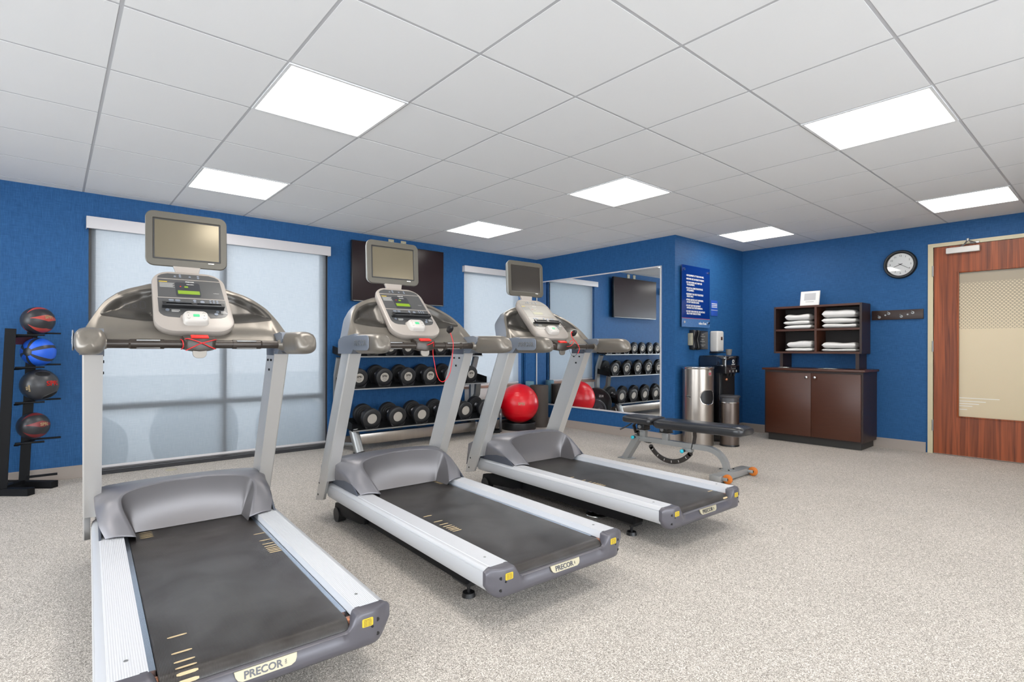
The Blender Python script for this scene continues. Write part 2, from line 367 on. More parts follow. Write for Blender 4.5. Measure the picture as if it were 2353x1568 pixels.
def rrect(w, h, r, n=6, cx=0, cy=0):
    P = []
    for sx, sy, a0 in ((1, 1, 0), (-1, 1, 90), (-1, -1, 180), (1, -1, 270)):
        for i in range(n+1):
            a = math.radians(a0+90*i/n); P.append((cx+sx*(w/2-r)+r*math.cos(a), cy+sy*(h/2-r)+r*math.sin(a)))
    return P
def lerp(a, b, t): return a+(b-a)*t
def interp(tab, x):
    if x <= tab[0][0]: return tab[0][1]
    for (x0, y0), (x1, y1) in zip(tab, tab[1:]):
        if x <= x1: return lerp(y0, y1, (x-x0)/(x1-x0))
    return tab[-1][1]
def sstep(a, b, x): t = max(0, min(1, (x-a)/(b-a))); return t*t*(3-2*t)
def catmull(P, k=8, closed=False):
    out = []; n = len(P); P = [Vector(p) for p in P]
    for i in range(n if closed else n-1):
        p0 = P[i-1] if closed or i > 0 else P[0]; p1 = P[i]; p2 = P[(i+1) % n]; p3 = P[(i+2) % n] if closed or i+2 < n else P[-1]
        for j in range(k):
            t = j/k; out.append(0.5*((2*p1)+(-p0+p2)*t+(2*p0-5*p1+4*p2-p3)*t*t+(-p0+3*p1-3*p2+p3)*t**3))
    if not closed: out.append(P[-1])
    return out

exec_order = None
# ================================================================ THE SETTING
struct('floor', MB().box(LX-.2, 8.6, BY-.2, WY+.35, -.1, 0), 'floor', smooth=False)
# ceiling with a recessed reveal round every tile
LIGHTS = [(i, j) for i in (1, 5, 9) for j in (-6, -3, 0, 3)]+[(-3, j) for j in (-3, 0, 3)]
def lit(i, j): return (i, j) in LIGHTS
OFFX = 0.0; OFFY = 0.0
mb = MB()
for i in range(-6, 12):
    for j in range(-8, 6):
        x0, x1, y0, y1 = i*T+.0075, (i+1)*T-.0075, j*T+.0075, (j+1)*T-.0075
        x0 = max(x0, LX); x1 = min(x1, DX); y0 = max(y0, BY); y1 = min(y1, WY)
        if x1-x0 < .02 or y1-y0 < .02 or lit(i, j): continue
        if x0 > MX and y0 > RY: continue
        mb.box(x0, x1, y0, y1, CEIL-.004, CEIL+.02)
struct('ceiling', mb, 'tile', smooth=False)
mb = MB()
for i in range(-6, 12):
    if LX < i*T < DX: mb.box(i*T-.012, i*T+.012, BY, WY, CEIL-.0030, CEIL+.012)
for j in range(-8, 6):
    if BY < j*T < WY: mb.box(LX, DX, j*T-.012, j*T+.012, CEIL-.0028, CEIL+.011)
mb.box(LX-.1, DX+.2, BY-.1, WY+.2, CEIL+.02, CEIL+.06)
struct('ceiling.001', mb, 'grid', smooth=False)

# window wall (y = WY, 0.30 thick)
W1 = (0.035, 2.05, 0.02, 2.12); W2 = (3.84, 4.91, 0.56, 2.12)
WT = 0.24
mb = MB()
def wallseg(x0, x1, z0, z1): mb.box(x0, x1, WY, WY+WT, z0, z1)
wallseg(LX-.2, W1[0], 0, CEIL+.05); wallseg(W1[0], W1[1], W1[3], CEIL+.05); wallseg(W1[0], W1[1], -.05, W1[2])
wallseg(W1[1], W2[0], 0, CEIL+.05); wallseg(W2[0], W2[1], W2[3], CEIL+.05); wallseg(W2[0], W2[1], -.05, W2[2]); wallseg(W2[1], MX+.2, 0, CEIL+.05)
struct('wall_window', mb, 'wall', smooth=False)
struct('wall_mirror', MB().box(MX, MX+.14, RY+.14, WY, 0, CEIL+.05), 'wall', smooth=False)
struct('wall_return', MB().box(MX, DX+.1, RY, RY+.14, 0, CEIL+.05), 'wall', smooth=False)
DO = (-2.06, -1.105, 2.115)      # door opening y0,y1,top
mb = MB()
mb.box(DX, DX+.14, DO[1]+.0, RY+.1, 0, CEIL+.05); mb.box(DX, DX+.14, BY-.1, DO[0], 0, CEIL+.05); mb.box(DX, DX+.14, DO[0], DO[1], DO[2], CEIL+.05)
struct('wall_door', mb, 'wall', smooth=False)
W3_ADDED = (-2.6, 4.4, .30, 2.20)  # unseen rear opening, added to brighten the ceiling
struct('wall_rear', MB().box(LX-.2, W3_ADDED[0], BY-.14, BY, 0, CEIL+.05).box(W3_ADDED[1], DX+.14, BY-.14, BY, 0, CEIL+.05).box(W3_ADDED[0], W3_ADDED[1], BY-.14, BY, 0, W3_ADDED[2]).box(W3_ADDED[0], W3_ADDED[1], BY-.14, BY, W3_ADDED[3], CEIL+.05), 'beigewall', smooth=False)
W4_ADDED = (-4.0, 2.4, .30, 2.20)  # unseen opening added on the left for more light on the ceiling
struct('wall_left', MB().box(LX-.14, LX, BY, W4_ADDED[0], 0, CEIL+.05).box(LX-.14, LX, W4_ADDED[1], WY, 0, CEIL+.05).box(LX-.14, LX, W4_ADDED[0], W4_ADDED[1], 0, W4_ADDED[2]).box(LX-.14, LX, W4_ADDED[0], W4_ADDED[1], W4_ADDED[3], CEIL+.05), 'beigewall', smooth=False)
def portal(cx, cy, cz, sx, sz, rz):
    l = bpy.data.lights.new('window_portal', 'AREA'); l.shape = 'RECTANGLE'; l.size = sx; l.size_y = sz; l.cycles.is_portal = True
    o = bpy.data.objects.new('window_portal', l); COL.objects.link(o); o.location = (cx, cy, cz); o.rotation_euler = (math.radians(90), 0, rz)
# corridor beyond the door
struct('wall_corridor', MB().box(8.0, 8.1, -4.0, 1.0, 0, 2.6).box(6.9, 8.0, -4.1, -4.0, 0, 2.6).box(6.9, 8.0, 1.0, 1.1, 0, 2.6).box(6.84, 8.1, -4.1, 1.1, 2.5, 2.6), 'beigewall', smooth=False)

# baseboards with a small cap line
def bboard(name, x0, x1, y0, y1, face):
    mb = MB(); nx, ny = face; t = .012
    def seg(z0, z1, th):
        if nx: mb.box(min(x0, x0+nx*th), max(x0, x0+nx*th), y0, y1, z0, z1)
        else: mb.box(x0, x1, min(y0, y0+ny*th), max(y0, y0+ny*th), z0, z1)
    seg(0, .088, t); seg(.088, .098, t+.004); seg(.098, .103, t-.004)
    struct(name, mb, 'baseboard', smooth=False)
bboard('baseboard_window', LX, W1[0], WY, WY, (0, -1)); bboard('baseboard_window.001', W1[1], W2[0], WY, WY, (0, -1)); bboard('baseboard_window.002', W2[0], MX, WY, WY, (0, -1))
bboard('baseboard_mirror', MX, MX, RY-.016, WY, (-1, 0)); bboard('baseboard_return', MX, DX, RY, RY, (0, -1))
bboard('baseboard_door', DX, DX, -1.045, RY, (-1, 0)); bboard('baseboard_door.001', DX, DX, BY, -2.12, (-1, 0))

# windows: frame, mullions, glass behind the blinds
def window(n, W, mulls_x, mulls_z, yf, fw=.05):
    x0, x1, z0, z1 = W; mb = MB()
    mb.box(x0, x0+fw, yf, yf+.06, z0, z1).box(x1-fw, x1, yf, yf+.06, z0, z1).box(x0+fw, x1-fw, yf, yf+.06, z1-fw, z1).box(x0+fw, x1-fw, yf, yf+.06, z0, z0+fw*.8)
    for a, b in mulls_x: mb.box(a, b, yf, yf+.06, z0+fw*.8, z1-fw)
    xs = [x0+fw]+[q for ab in mulls_x for q in ab]+[x1-fw]
    for a, b in mulls_z:
        for k in range(0, len(xs), 2): mb.box(xs[k], xs[k+1], yf, yf+.06, a, b)
    o = struct('window_%d' % n, mb, 'frame_grey', smooth=False)
    p = MB().box(x0+.01, x1-.01, yf+.028, yf+.032, z0+.01, z1-.01).build('pane', 'glass', o, smooth=False)
    return o
window(1, W1, [(1.035, 1.085)], [(.535, .59)], WY+.05)
window(2, W2, [], [], WY+.16)
window(3, W3_ADDED, [(-.30, -.24), (2.04, 2.10)], [], BY-.12)  # rear window out of view, added for its daylight
portal(LX-.16, (W4_ADDED[0]+W4_ADDED[1])/2, 1.25, W4_ADDED[1]-W4_ADDED[0], 1.9, math.radians(90))
o4 = struct('window_4', MB().box(LX-.10, LX-.04, -4.0, -3.95, .30, 2.20).box(LX-.10, LX-.04, 2.35, 2.40, .30, 2.20).box(LX-.10, LX-.04, -3.95, 2.35, 2.15, 2.20).box(LX-.10, LX-.04, -3.95, 2.35, .30, .35).box(LX-.10, LX-.04, -1.83, -1.77, .35, 2.15), 'frame_grey', smooth=False)  # left window out of view, added to light that side of the room
MB().box(LX-.072, LX-.068, -3.99, 2.39, .31, 2.19).build('pane', 'glass', o4, smooth=False)
for W_, y_, rz_ in ((W1, WY+.23, 0), (W2, WY+.25, 0), (W3_ADDED, BY-.15, PI)):
    portal((W_[0]+W_[1])/2, y_, (W_[2]+W_[3])/2, W_[1]-W_[0], W_[3]-W_[2], rz_)
# dark inner reveal edges of window 1, sill and white panel below window 2
struct('trim_1', MB().box(W1[0], W1[0]+.006, WY+.002, WY+.06, W1[2], W1[3]).box(W1[1]-.006, W1[1], WY+.002, WY+.06, W1[2], W1[3]).box(W1[0], W1[1], WY-.004, WY+.05, .0, .035), 'frame_dark', smooth=False)
struct('trim_2', MB().box(W2[0]-.03, W2[1]-.1, WY-.03, WY+.16, .545, .578, .004), 'sill', smooth=False)
struct('trim_3', MB().box(W2[0]+.01, W2[1]-.12, WY-.018, WY, .13, .545, .004), 'panelwhite', smooth=False)
mb = MB()
for x in (W2[1]-.075, W2[1]-.05, W2[1]-.012): mb.box(x, x+.008, WY+.01, WY+.16, .57, W2[3])
struct('trim_4', mb, 'wall', smooth=False)
# outside: ground and clipped shrubs seen as soft shapes through the blinds
struct('ground', MB().box(-12, 16, WY+.6, 30, -.4, -.3), 'extdark', smooth=False)
for k, (x, y, rr) in enumerate([(0.0, 4.1, .40), (1.02, 4.3, .44), (2.0, 4.15, .42)]):
    mb = MB(); mb.sphere((0, 0, 0), rr, (1, .8, .95), 32)
    for v in mb.bm.verts: v.co *= 1+.05*math.sin(9*v.co.x+k)*math.cos(11*v.co.z)
    o = mb.build('shrub', 'hedge'); o.location = (x, y, rr*.95-.3)
    tag(o, ['grey-green rounded shrub outside the large window, seen left through the blind', 'grey-green rounded shrub outside behind the middle of the large window', 'grey-green rounded shrub outside the large window, nearest the television'][k], 'shrub', 'shrubs outside the large window')

# ================================================================ BLINDS
def blind(x0, x1, z0, z1, yb, label, vx0, vx1, vz0, vz1, vy0):
    t = thing('roller_blind', label, 'blind', (x0, yb, z0))
    def L_(mbx): bmesh.ops.translate(mbx.bm, vec=(-x0, -yb, -z0), verts=mbx.bm.verts); return mbx
    q = MB(); q.grid([[(x0, yb, z0+.02), (x1, yb, z0+.02)], [(x0, yb, vz0+.03), (x1, yb, vz0+.03)]]); L_(q).build('fabric', 'blind', t, smooth=False)
    L_(MB().box(x0, x1, yb-.006, yb+.006, z0, z0+.022, .003)).build('hem_bar', 'valance', t)
    v = L_(MB().box(vx0, vx1, vy0, vy0+.012, vz0, vz1, .002).box(vx0, vx1, vy0+.012, WY-.002, vz1-.004, vz1).box(vx0, vx0+.004, vy0+.012, WY-.002, vz0, vz1).box(vx1-.004, vx1, vy0+.012, WY-.002, vz0, vz1)).build('valance', 'valance', t)
    L_(MB().cyl((vx0+.012, WY-.035, vz1-.05), (vx1-.012, WY-.035, vz1-.05), .02)).build('roller_tube', 'valance', t)
    return t
b1 = blind(W1[0]+.02, W1[1]-.012, .055, 2.05, WY+.02, 'wide white roller blind drawn down over the large left window', .018, 2.054, 2.047, 2.145, 3.10)
b2 = blind(W2[0]+.008, W2[1]-.11, .585, 2.05, WY+.03, 'narrow white roller blind drawn down over the corner window', 3.81, 4.93, 2.052, 2.132, 3.12)

# ================================================================ CEILING LIGHTS
def make_light():
    t = thing('ceiling_light', '', 'ceiling light')
    mb = MB(); h = T/2-.003
    for a, b_, c, d in ((-h, h, -h, -h+.014), (-h, h, h-.014, h), (-h, -h+.014, -h+.014, h-.014), (h-.014, h, -h+.014, h-.014)): mb.box(a, b_, c, d, -.009, .012)
    mb.build('frame', 'fixture', t, smooth=False)
    MB().box(-h+.014, h-.014, -h+.014, h-.014, -.004, .004).build('diffuser', 'lamp', t, smooth=False)
    return t
names = {(1, 0): 'large square lit ceiling panel nearest above the left treadmill', (1, 3): 'square lit ceiling panel close to the large window, upper left', (5, 0): 'square lit ceiling panel in the middle of the room',
 (5, 3): 'small-looking square lit ceiling panel near the wall television', (5, -3): 'large square lit ceiling panel at the upper right', (9, -3): 'square lit ceiling panel closest to the door', (9, 0): 'square lit ceiling panel above the towel cabinet corner',
 (1, -3): 'square lit ceiling panel directly above the camera spot'}
lt = make_light(); first = True
for (i, j) in LIGHTS:
    o = lt if first else copy_tree(lt); first = False
    o.location = ((i+.5)*T, (j+.5)*T, CEIL)
    o['label'] = names.get((i, j), 'square lit ceiling panel out of view behind the camera'); o['group'] = 'recessed square ceiling lights'

# ================================================================ TREADMILL (local: x across, y towards the windows, z up)
def make_treadmill():
    t = thing('treadmill', '', 'treadmill')
    # --- side rails
    for sd in (-1, 1):
        prof = [(.272, .150), (.272, .2365), (.352, .2375)]
        mbt = MB(); y0, y1 = .02, 1.66
        top = [(.271, .205), (.271, .2372), (.355, .2385), (.3565, .2365), (.3565, .205)]
        mbt.prism([(sd*x, y0, z) for x, z in top], (0, y1-y0, 0)); rl = mbt.build('side_rail', 'rail_top', t, ang=30)
        side = [(.3565, .205), (.3565, .2365), (.366, .2345), (.374, .230), (.3785, .2245), (.3790, .2215), (.3775, .2205), (.3775, .2190), (.3805, .2180), (.3835, .200), (.3840, .182), (.3815, .165), (.374, .153), (.362, .148), (.300, .148), (.300, .16), (.345, .17)]
        mb2 = MB(); mb2.prism([(sd*x, y0, z) for x, z in side], (0, y1-y0, 0))
        mb2.build('rail_moulding', 'rail', rl, ang=25)
        MB().cyl((sd*.315, .11, .2375), (sd*.315, .11, .2392), .0055, n=16).build('screw', 'zinc', rl)
    # --- rear cap (U shape)
    def ztop(a): return lerp(.187, .2375, sstep(.235, .275, a))-(.012*sstep(.355, .386, a)**2)
    def zbot(a): return .124+.05*max(0, (a-.33)/.056)**2.2 if a > .33 else .124
    def yrear(a): return -.026+.03*sstep(.30, .386, a)**1.6
    def yfr(a): return lerp(-.006, .024, sstep(.245, .262, a))
    xs = [-.386+.772*i/96 for i in range(97)]; rings = []
    for x in xs:
        a = abs(x); zt, zb, yr, yf = ztop(a), zbot(a), yrear(a), yfr(a); h = zt-zb
        e = .010 if a > .25 else .006; mid = 1-sstep(.20, .262, a)
        rings.append([(x, yf, zb), (x, yf, zt), (x, yr+e, zt), (x, yr+e*.35, zt-e*.25), (x, yr+.010*mid, zt-e), (x, yr+.007*mid, lerp(zt, zb, .35)), (x, yr-.002*mid, lerp(zt, zb, .62)), (x, yr, lerp(zt, zb, .72)), (x, yr+.003, zb+.008), (x, yr+.011, zb)])
    cap = MB().loft(rings).build('rear_cap', 'cap', t, ang=50)
    pl = [(-.082, .1835), (.084, .1835), (.083, .170), (.078, .160), (.066, .154), (-.062, .154), (-.073, .159), (-.079, .168)]
    lp = MB(); lp.prism([(x, -.0305+(z-.154)*.28, z) for x, z in pl], (0, .006, 0), .0008, 1); plate = lp.build('name_plate', 'beige', cap)
    fm = frame((0, -.0272, .169), (1, 0, 0), (0, .27, 1))
    text('lettering', 'PRECOR', .027, 'gun', plate, frame((-.008, -.0272, .168), (1, 0, 0), (0, .27, 1)), .0008, .0006)
    text('lettering', 'USA', .007, 'gun', plate, frame((.052, -.0272, .169), (0, .27, 1), (-1, 0, 0)), .0006)
    for sd in (-1, 1):
        ys = yrear(.30)-.0012
        st = MB().prism([(sd*.298+dx, ys, .203+dz) for dx, dz in rrect(.036, .026, .004, 3)], (0, .003, 0)).build('warning_sticker', 'yellow', cap)
        mb = MB()
        for k in range(5):
            for q in range(2 if k else 1): mb.box(sd*.298-.013+q*.014, sd*.298-.013+q*.014+(.012 if k else .024), ys-.0004, ys, .212-k*.0045-.0012, .212-k*.0045)
        mb.build('lettering', 'ink', st, smooth=False)
        for dx, dz, rr in ((.037, -.003, .0062), (.017, -.018, .0042), (.038, -.048, .0058)):
            yy = yrear(.298+dx*.95); MB().cyl((sd*(.298+dx*.95), yy-.0012, .203+dz), (sd*(.298+dx*.95), .01, .203+dz), rr, n=20).build('screw_hole', 'black', cap)
    # --- belt and roller
    pts = [(y, .209) for y in [1.60, 1.2, .8, .4, .1, .05]]; cy, cz, rr = .036, .170, .039
    pts += [(cy-rr*math.sin(a), cz+rr*math.cos(a)) for a in [PI*k/14 for k in range(0, 15)]]
    pts += [(y, .131) for y in (.1, .8, 1.6)]
    mb = MB(); mb.grid([[(x, y, z) for x in (-.250, -.246, -.12, 0, .12, .246, .250)] for y, z in pts]); belt = mb.build('running_belt', 'belt', t, ang=40)
    md = belt.modifiers.new('thickness', 'SOLIDIFY'); md.thickness = .003; md.offset = 0
    MB().cyl((-.268, cy, cz), (.268, cy, cz), .0365, n=40).build('rear_roller', 'copper', t)
    offs = [0, -.105, -.158, -.192, -.217, -.238, -.256, -.276]
    def marks(groups, par):
        for sd, ys in groups:
            for o_ in offs:
                y = ys+o_
                if y < -.035 or y > 1.395: continue
                q_ = MB(); rws = []
                for xx_ in range(7):
                    hw = .0047*(1 if 0 < xx_ < 6 else .55); rw = []
                    for yy_ in range(5):
                        yv = y-hw+2*hw*yy_/4; xv = (.226 if sd > 0 else -.186)-.025+.05*xx_/6
                        if yv >= .036: rw.append((xv, yv, .2111))
                        else: an_ = (.036-yv)/.0405; rw.append((xv, .036-.0412*math.sin(an_), .170+.0412*math.cos(an_)))
                    rws.append(rw)
                q_.grid(rws); q_.build('belt_mark', 'mark', par, smooth=False)
    # deck under belt and dark gap strips
    MB().box(-.250, .250, .075, 1.62, .135, .2065).build('running_deck', 'black', t, smooth=False)
    for sd in (-1, 1): MB().box(min(sd*.2515, sd*.267), max(sd*.2515, sd*.267), .075, 1.60, .165, .2085).build('deck_edge_strip', 'strip', t, smooth=False)
    # --- base frame below
    MB().box(-.31, -.22, .25, 1.55, .075, .135, .006).box(.22, .31, .25, 1.55, .075, .135, .006).box(-.22, .22, .34, .40, .08, .13, .004).box(-.22, .22, 1.3, 1.4, .06, .13, .004).build('base_frame', 'blackm', t)
    for sd in (-1, 1):
        arm = MB().prism([(sd*.335, 1.22, .135), (sd*.335, 1.22, .085), (sd*.335, 1.30, .07), (sd*.335, 1.62, .045), (sd*.335, 1.67, .065), (sd*.335, 1.66, .11), (sd*.335, 1.5, .14)], (-sd*.035, 0, 0), .004).build('lift_arm', 'blackm', t)
        MB().cyl((sd*.342, 1.625, .045), (sd*.292, 1.625, .045), .044, n=28).build('wheel', 'rubber', arm)
        ft = MB().cyl((sd*.262, .30, .0), (sd*.262, .30, .018), .030, .026, n=24).cyl((sd*.262, .30, .018), (sd*.262, .30, .10), .007, n=12).cyl((sd*.262, .30, .045), (sd*.262, .30, .052), .013, n=6).build('leveling_foot', 'black', t)
        MB().box(sd*.262-.04, sd*.262+.04, .25, .38, .06, .13, .01).build('foot_housing', 'rubber', ft)
    # --- motor hood
    R = catmull([(-.228, 1.238, .236), (-.250, 1.285, .290), (-.274, 1.345, .350), (-.270, 1.392, .388), (-.215, 1.412, .408), (-.10, 1.424, .420), (0, 1.428, .423), (.10, 1.424, .420), (.215, 1.412, .408), (.270, 1.392, .388), (.274, 1.345, .350), (.250, 1.285, .290), (.228, 1.238, .236)], 6)
    O = catmull([(-.335, 1.268, .238), (-.358, 1.330, .285), (-.368, 1.420, .320), (-.372, 1.515, .345), (-.366, 1.560, .375), (-.30, 1.60, .398), (0, 1.62, .408), (.30, 1.60, .398), (.366, 1.560, .375), (.372, 1.515, .345), (.368, 1.420, .320), (.358, 1.330, .285), (.335, 1.268, .238)], 6)
    n = len(R); rows = []
    for k in range(9):
        q = k/8; row = []
        for i in range(n):
            p = lerp(R[i], O[i], q); b = math.sin(PI*q)
            a = abs(i/(n-1)-.5)*2
            row.append(p+Vector(((math.copysign(1, p.x) if abs(p.x) > .02 else 0)*.010*b*sstep(.3, .7, a), -.004*b, .010*b)))
        rows.append(row)
    K = []
    for i, p in enumerate(O):
        a = abs(i/(n-1)-.5)*2; K.append(Vector((p.x, lerp(1.80, 1.66, sstep(.4, .9, a)), lerp(.33, .238, sstep(.3, .9, a)))))
    for q in (.35, .7, 1): rows.append([lerp(O[i], K[i], q)+Vector((0, 0, .02*math.sin(PI*q))) for i in range(n)])
    rows.append([Vector((p.x*.98, lerp(1.84, 1.67, sstep(.4, .9, abs(i/(n-1)-.5)*2)), .16)) for i, p in enumerate(K)])
    mb = MB(); mb.grid(rows); hood = mb.build('motor_hood', 'hood', t, ang=60)
    md = hood.modifiers.new('thickness', 'SOLIDIFY'); md.thickness = .004; md.offset = -1
    # concave dish facing the runner
    rows = []
    for k in range(11):
        q = k/10; row = []
        for i in range(n):
            s_ = i/(n-1); a = abs(s_-.5)*2; p = R[i]
            bx = interp([(0, -.228), (.22, -.222), (.5, 0), (.78, .222), (1, .228)], s_)
            by = lerp(1.392, 1.238, sstep(.62, 1, a)); bz = lerp(.212, .236, sstep(.9, 1, a))
            b = Vector((bx, by, bz)); c = lerp(b, p, q)
            dep = math.sin(PI*q)*(1-a**4)
            row.append(c+Vector((0, .018*dep, -.004*dep)))
        rows.append(row)
    mb = MB(); mb.grid(rows); mb.build('hood_front_panel', 'dish', hood, ang=60)
    for sd in (-1, 1):      # dark side infill below the hood arm
        sp = [(1.262, .237), (1.33, .285), (1.42, .318), (1.515, .343), (1.60, .375), (1.66, .36), (1.66, .237)]
        MB().prism([(sd*.349, y, z) for y, z in sp], (sd*.010, 0, 0), .002, 1).build('hood_side_panel', 'dark_hood', hood)
    # --- uprights
    def yr(z): return 1.566-.459*(z-.333)
    for sd in (-1, 1):
        mb = MB(); rings = []
        for z in (.128, 1.05):
            y = yr(z); yb = y+.148
            o_, i_ = .415, (.345 if z > .5 else .3875)
            i_ = .345 if z > .5 else .345
            if z > .5: sec = [(i_, y), (o_-.006, y), (o_, y+.006), (o_, yb-.035), (o_-.018, yb), (i_, yb)]
            else: sec = [(i_, y), (o_-.006, y), (o_, y+.006), (o_, yb-.035), (o_-.018, yb), (i_, yb)]
            rings.append([(sd*a, b, z-(.0 if z > .5 else (b-y)*.25)) for a, b in sec])
        # lower part sits outside the rail
        r0 = []
        for z in (.128, .262):
            y = yr(z); yb = y+.148; sec = [(.386, y+.02), (.409, y), (.415, y+.006), (.415, yb-.035), (.397, yb), (.386, yb)]
            r0.append([(sd*a, b, z-((b-y)*.22-.012 if z < .2 else 0)) for a, b in sec])
        z = .262; y = yr(z); yb = y+.148
        r1 = []
        for z in (.262, 1.05):
            y = yr(z); yb = y+.148; sec = [(.345, y), (.409, y), (.415, y+.006), (.415, yb-.035), (.397, yb), (.345, yb)]
            r1.append([(sd*a, b, z) for a, b in sec])
        mb.loft(r0); mb.loft(r1)
        up = mb.build('upright', 'upright', t, ang=30)
        for z, dy in ((1.005, .045), (1.005, .105), (.955, .06)): MB().cyl((sd*.346, yr(z)+dy, z), (sd*.340, yr(z)+dy, z), .006, n=12).build('bolt', 'blackm', up)
        for z, dy in ((.235, .10), (.16, .085)): MB().cyl((sd*.414, yr(z)+dy, z), (sd*.4165, yr(z)+dy, z), .006, n=12).build('bolt', 'blackm', up)
    # --- dash shell: swept saddle with side cheeks and armrests
    ZT = [(0, 1.393), (.10, 1.389), (.16, 1.379), (.22, 1.357), (.25, 1.346), (.29, 1.323), (.34, 1.276), (.378, 1.210), (.402, 1.158), (.42, 1.124)]
    YT = [(0, 1.50), (.2, 1.495), (.28, 1.46), (.34, 1.385), (.38, 1.31), (.42, 1.25)]
    def sm(tab, a, d=.012): return (interp(tab, max(0, a-d))+2*interp(tab, a)+interp(tab, a+d))/4
    def top(a): return Vector((0, sm(YT, a), sm(ZT, a)))
    def bot(a): return Vector((0, 1.185, lerp(1.075, 1.040, sstep(.34, .37, a))))
    def face(x, z, off=0.0):     # front surface point for given x and height
        a = abs(x); tp = top(a); bt = bot(a); q = (z-bt.z)/max(.02, tp.z-bt.z); q = max(0, min(1, q))
        y = lerp(bt.y, tp.y, q**.9)+.03*math.sin(PI*q)*(1-a/.5)
        # pod bulge near the bottom, crease line above it
        pz = 1.155-.035*sstep(.12, .0, a)*1.0-.02*sstep(.3, .4, a)
        y -= .026*sstep(pz+.008, pz-.030, z)*sstep(.41, .30, a)
        return Vector((x, y-off, z))
    rec_out = {}
    for sd in (-1, 1):
        P = [(sd*.352, 1.222), (sd*.338, 1.248), (sd*.31, 1.282), (sd*.26, 1.318), (sd*.20, 1.343), (sd*.145, 1.352), (sd*.125, 1.335), (sd*.125, 1.26), (sd*.135, 1.202), (sd*.16, 1.190), (sd*.25, 1.197), (sd*.32, 1.206), (sd*.347, 1.211)]
        rec_out[sd] = [(v.x, v.y) for v in catmull([(a, b, 0) for a, b in P], 6, True)]
    def inrec(x, z):
        a = abs(x)
        if a > .36: return 0
        P = rec_out[1]; c = False; j = len(P)-1
        for i in range(len(P)):
            if (P[i][1] > z) != (P[j][1] > z) and a < (P[j][0]-P[i][0])*(z-P[i][1])/(P[j][1]-P[i][1])+P[i][0]: c = not c
            j = i
        d = min(math.hypot(a-p[0], z-p[1]) for p in P)
        return d if c else 0
    def facer(x, z, off=0.0):
        d = inrec(x, z); p = face(x, z, off); p.y += .035*sstep(0, .05, d) if d else 0
        return p
    rows = []; NX = 84
    xs = [-.42+.84*i/NX for i in range(NX+1)]
    for x in xs:
        a = abs(x); tp = top(a); bt = bot(a); row = []
        for k in range(25):
            z = lerp(bt.z, tp.z-.004, k/24); row.append(facer(x, z))
        th = lerp(.05, .13, sstep(.22, .37, a)); bby = lerp(bt.y+.13, 1.386, sstep(.32, .37, a))
        row.append(Vector((x, tp.y+.012, tp.z)))
        row.append(Vector((x, tp.y+th*.7, tp.z-.006))); row.append(Vector((x, tp.y+th, tp.z-.03)))
        row.append(Vector((x, lerp(tp.y+th, bby, .6), lerp(tp.z, bt.z, .6)))); row.append(Vector((x, bby, bt.z)))
        rows.append(row)
    mb = MB(); mb.loft(rows); shell = mb.build('dash_shell', ['shell', 'shell_side'], t, ang=50)
    for pl_ in shell.data.polygons:
        c_ = pl_.center; a_ = abs(c_.x)
        if a_ > .20 and c_.y > sm(YT, a_)+.006: pl_.material_index = 1
    for sd in (-1, 1):
        mb = MB(); mb.patch(rec_out[sd], lambda a, b: facer(a, b, .0018), 14); mb.build('accessory_tray', 'recess', shell, ang=60)
        # embossed pictograms
        if sd < 0:
            mb = MB()
            for cx, cz, w_, h_ in ((-.255, 1.262, .020, .022), (-.225, 1.263, .014, .018), (-.193, 1.270, .021, .036)):
                o_ = rrect(w_, h_, .005, 3, cx, cz); i_ = rrect(w_-.003, h_-.003, .004, 3, cx, cz)
                A = [mb.bm.verts.new(facer(a, b, .0022)) for a, b in o_]; B = [mb.bm.verts.new(facer(a, b, .0022)) for a, b in i_]
                for j in range(len(A)): mb.bm.faces.new((A[j], A[(j+1) % len(A)], B[(j+1) % len(A)], B[j]))
            mb.build('pictogram', 'gun', shell, smooth=False)
        # lower cheek joining shell, armrest and upright
        ck = [(1.19, 1.036), (1.105, 1.110), (1.115, 1.138), (1.15, 1.1455), (1.22, 1.140), (1.30, 1.135), (1.372, 1.120), (1.386, 1.10), (1.386, 1.036)]
        rings = []
        for x_, k_ in ((.345, 0), (.410, 0), (.420, .004), (.4245, .012)):
            cyk, czk = 1.25, 1.09
            rings.append([(sd*x_, y+(cyk-y)*k_*3, z+(czk-z)*k_*4 if z > 1.04 else z) for y, z in ck])
        MB().loft(rings).build('side_cheek', 'shell_side', shell, ang=45)
        # armrest: fat rounded pod reaching back towards the runner
        rings = []
        cxs = sd*.390
        for y, sx_, sz_ in [(1.16, .030, .048), (1.13, .034, .054), (1.10, .040, .054), (1.06, .046, .054), (.98, .048, .053), (.92, .048, .0525), (.885, .0465, .050), (.862, .043, .045), (.846, .036, .037), (.838, .026, .026), (.835, .012, .012)]:
            rg = []
            for j in range(28):
                a = 2*PI*j/28; c, s_ = math.cos(a), math.sin(a); ex = .74
                rg.append((cxs+sx_*math.copysign(abs(c)**ex, c), y+(.03*(s_*.5+.5) if y < 1.2 else 0)*(1 if y < 1.2 else 0), 1.091+sz_*math.copysign(abs(s_)**ex, s_)))
            rings.append(rg)
        ar = MB().loft(rings).build('armrest', 'shell', t, ang=50)
        bp_ = [(y, z) for y, z in rrect(.215, .078, .034, 6, 1.03, 1.094)]; bp_ = [(max(y, .93) if y < 1.0 else min(y, 1.135), z) for y, z in bp_]
        bp_ = [(y+(z-1.09)*-.0, z) for y, z in bp_]
        pt = MB(); pt.prism([(sd*.4385, y, z) for y, z in bp_], (sd*.004, 0, 0), .0015, 1); pn = pt.build('badge_panel', 'shell_side', ar)
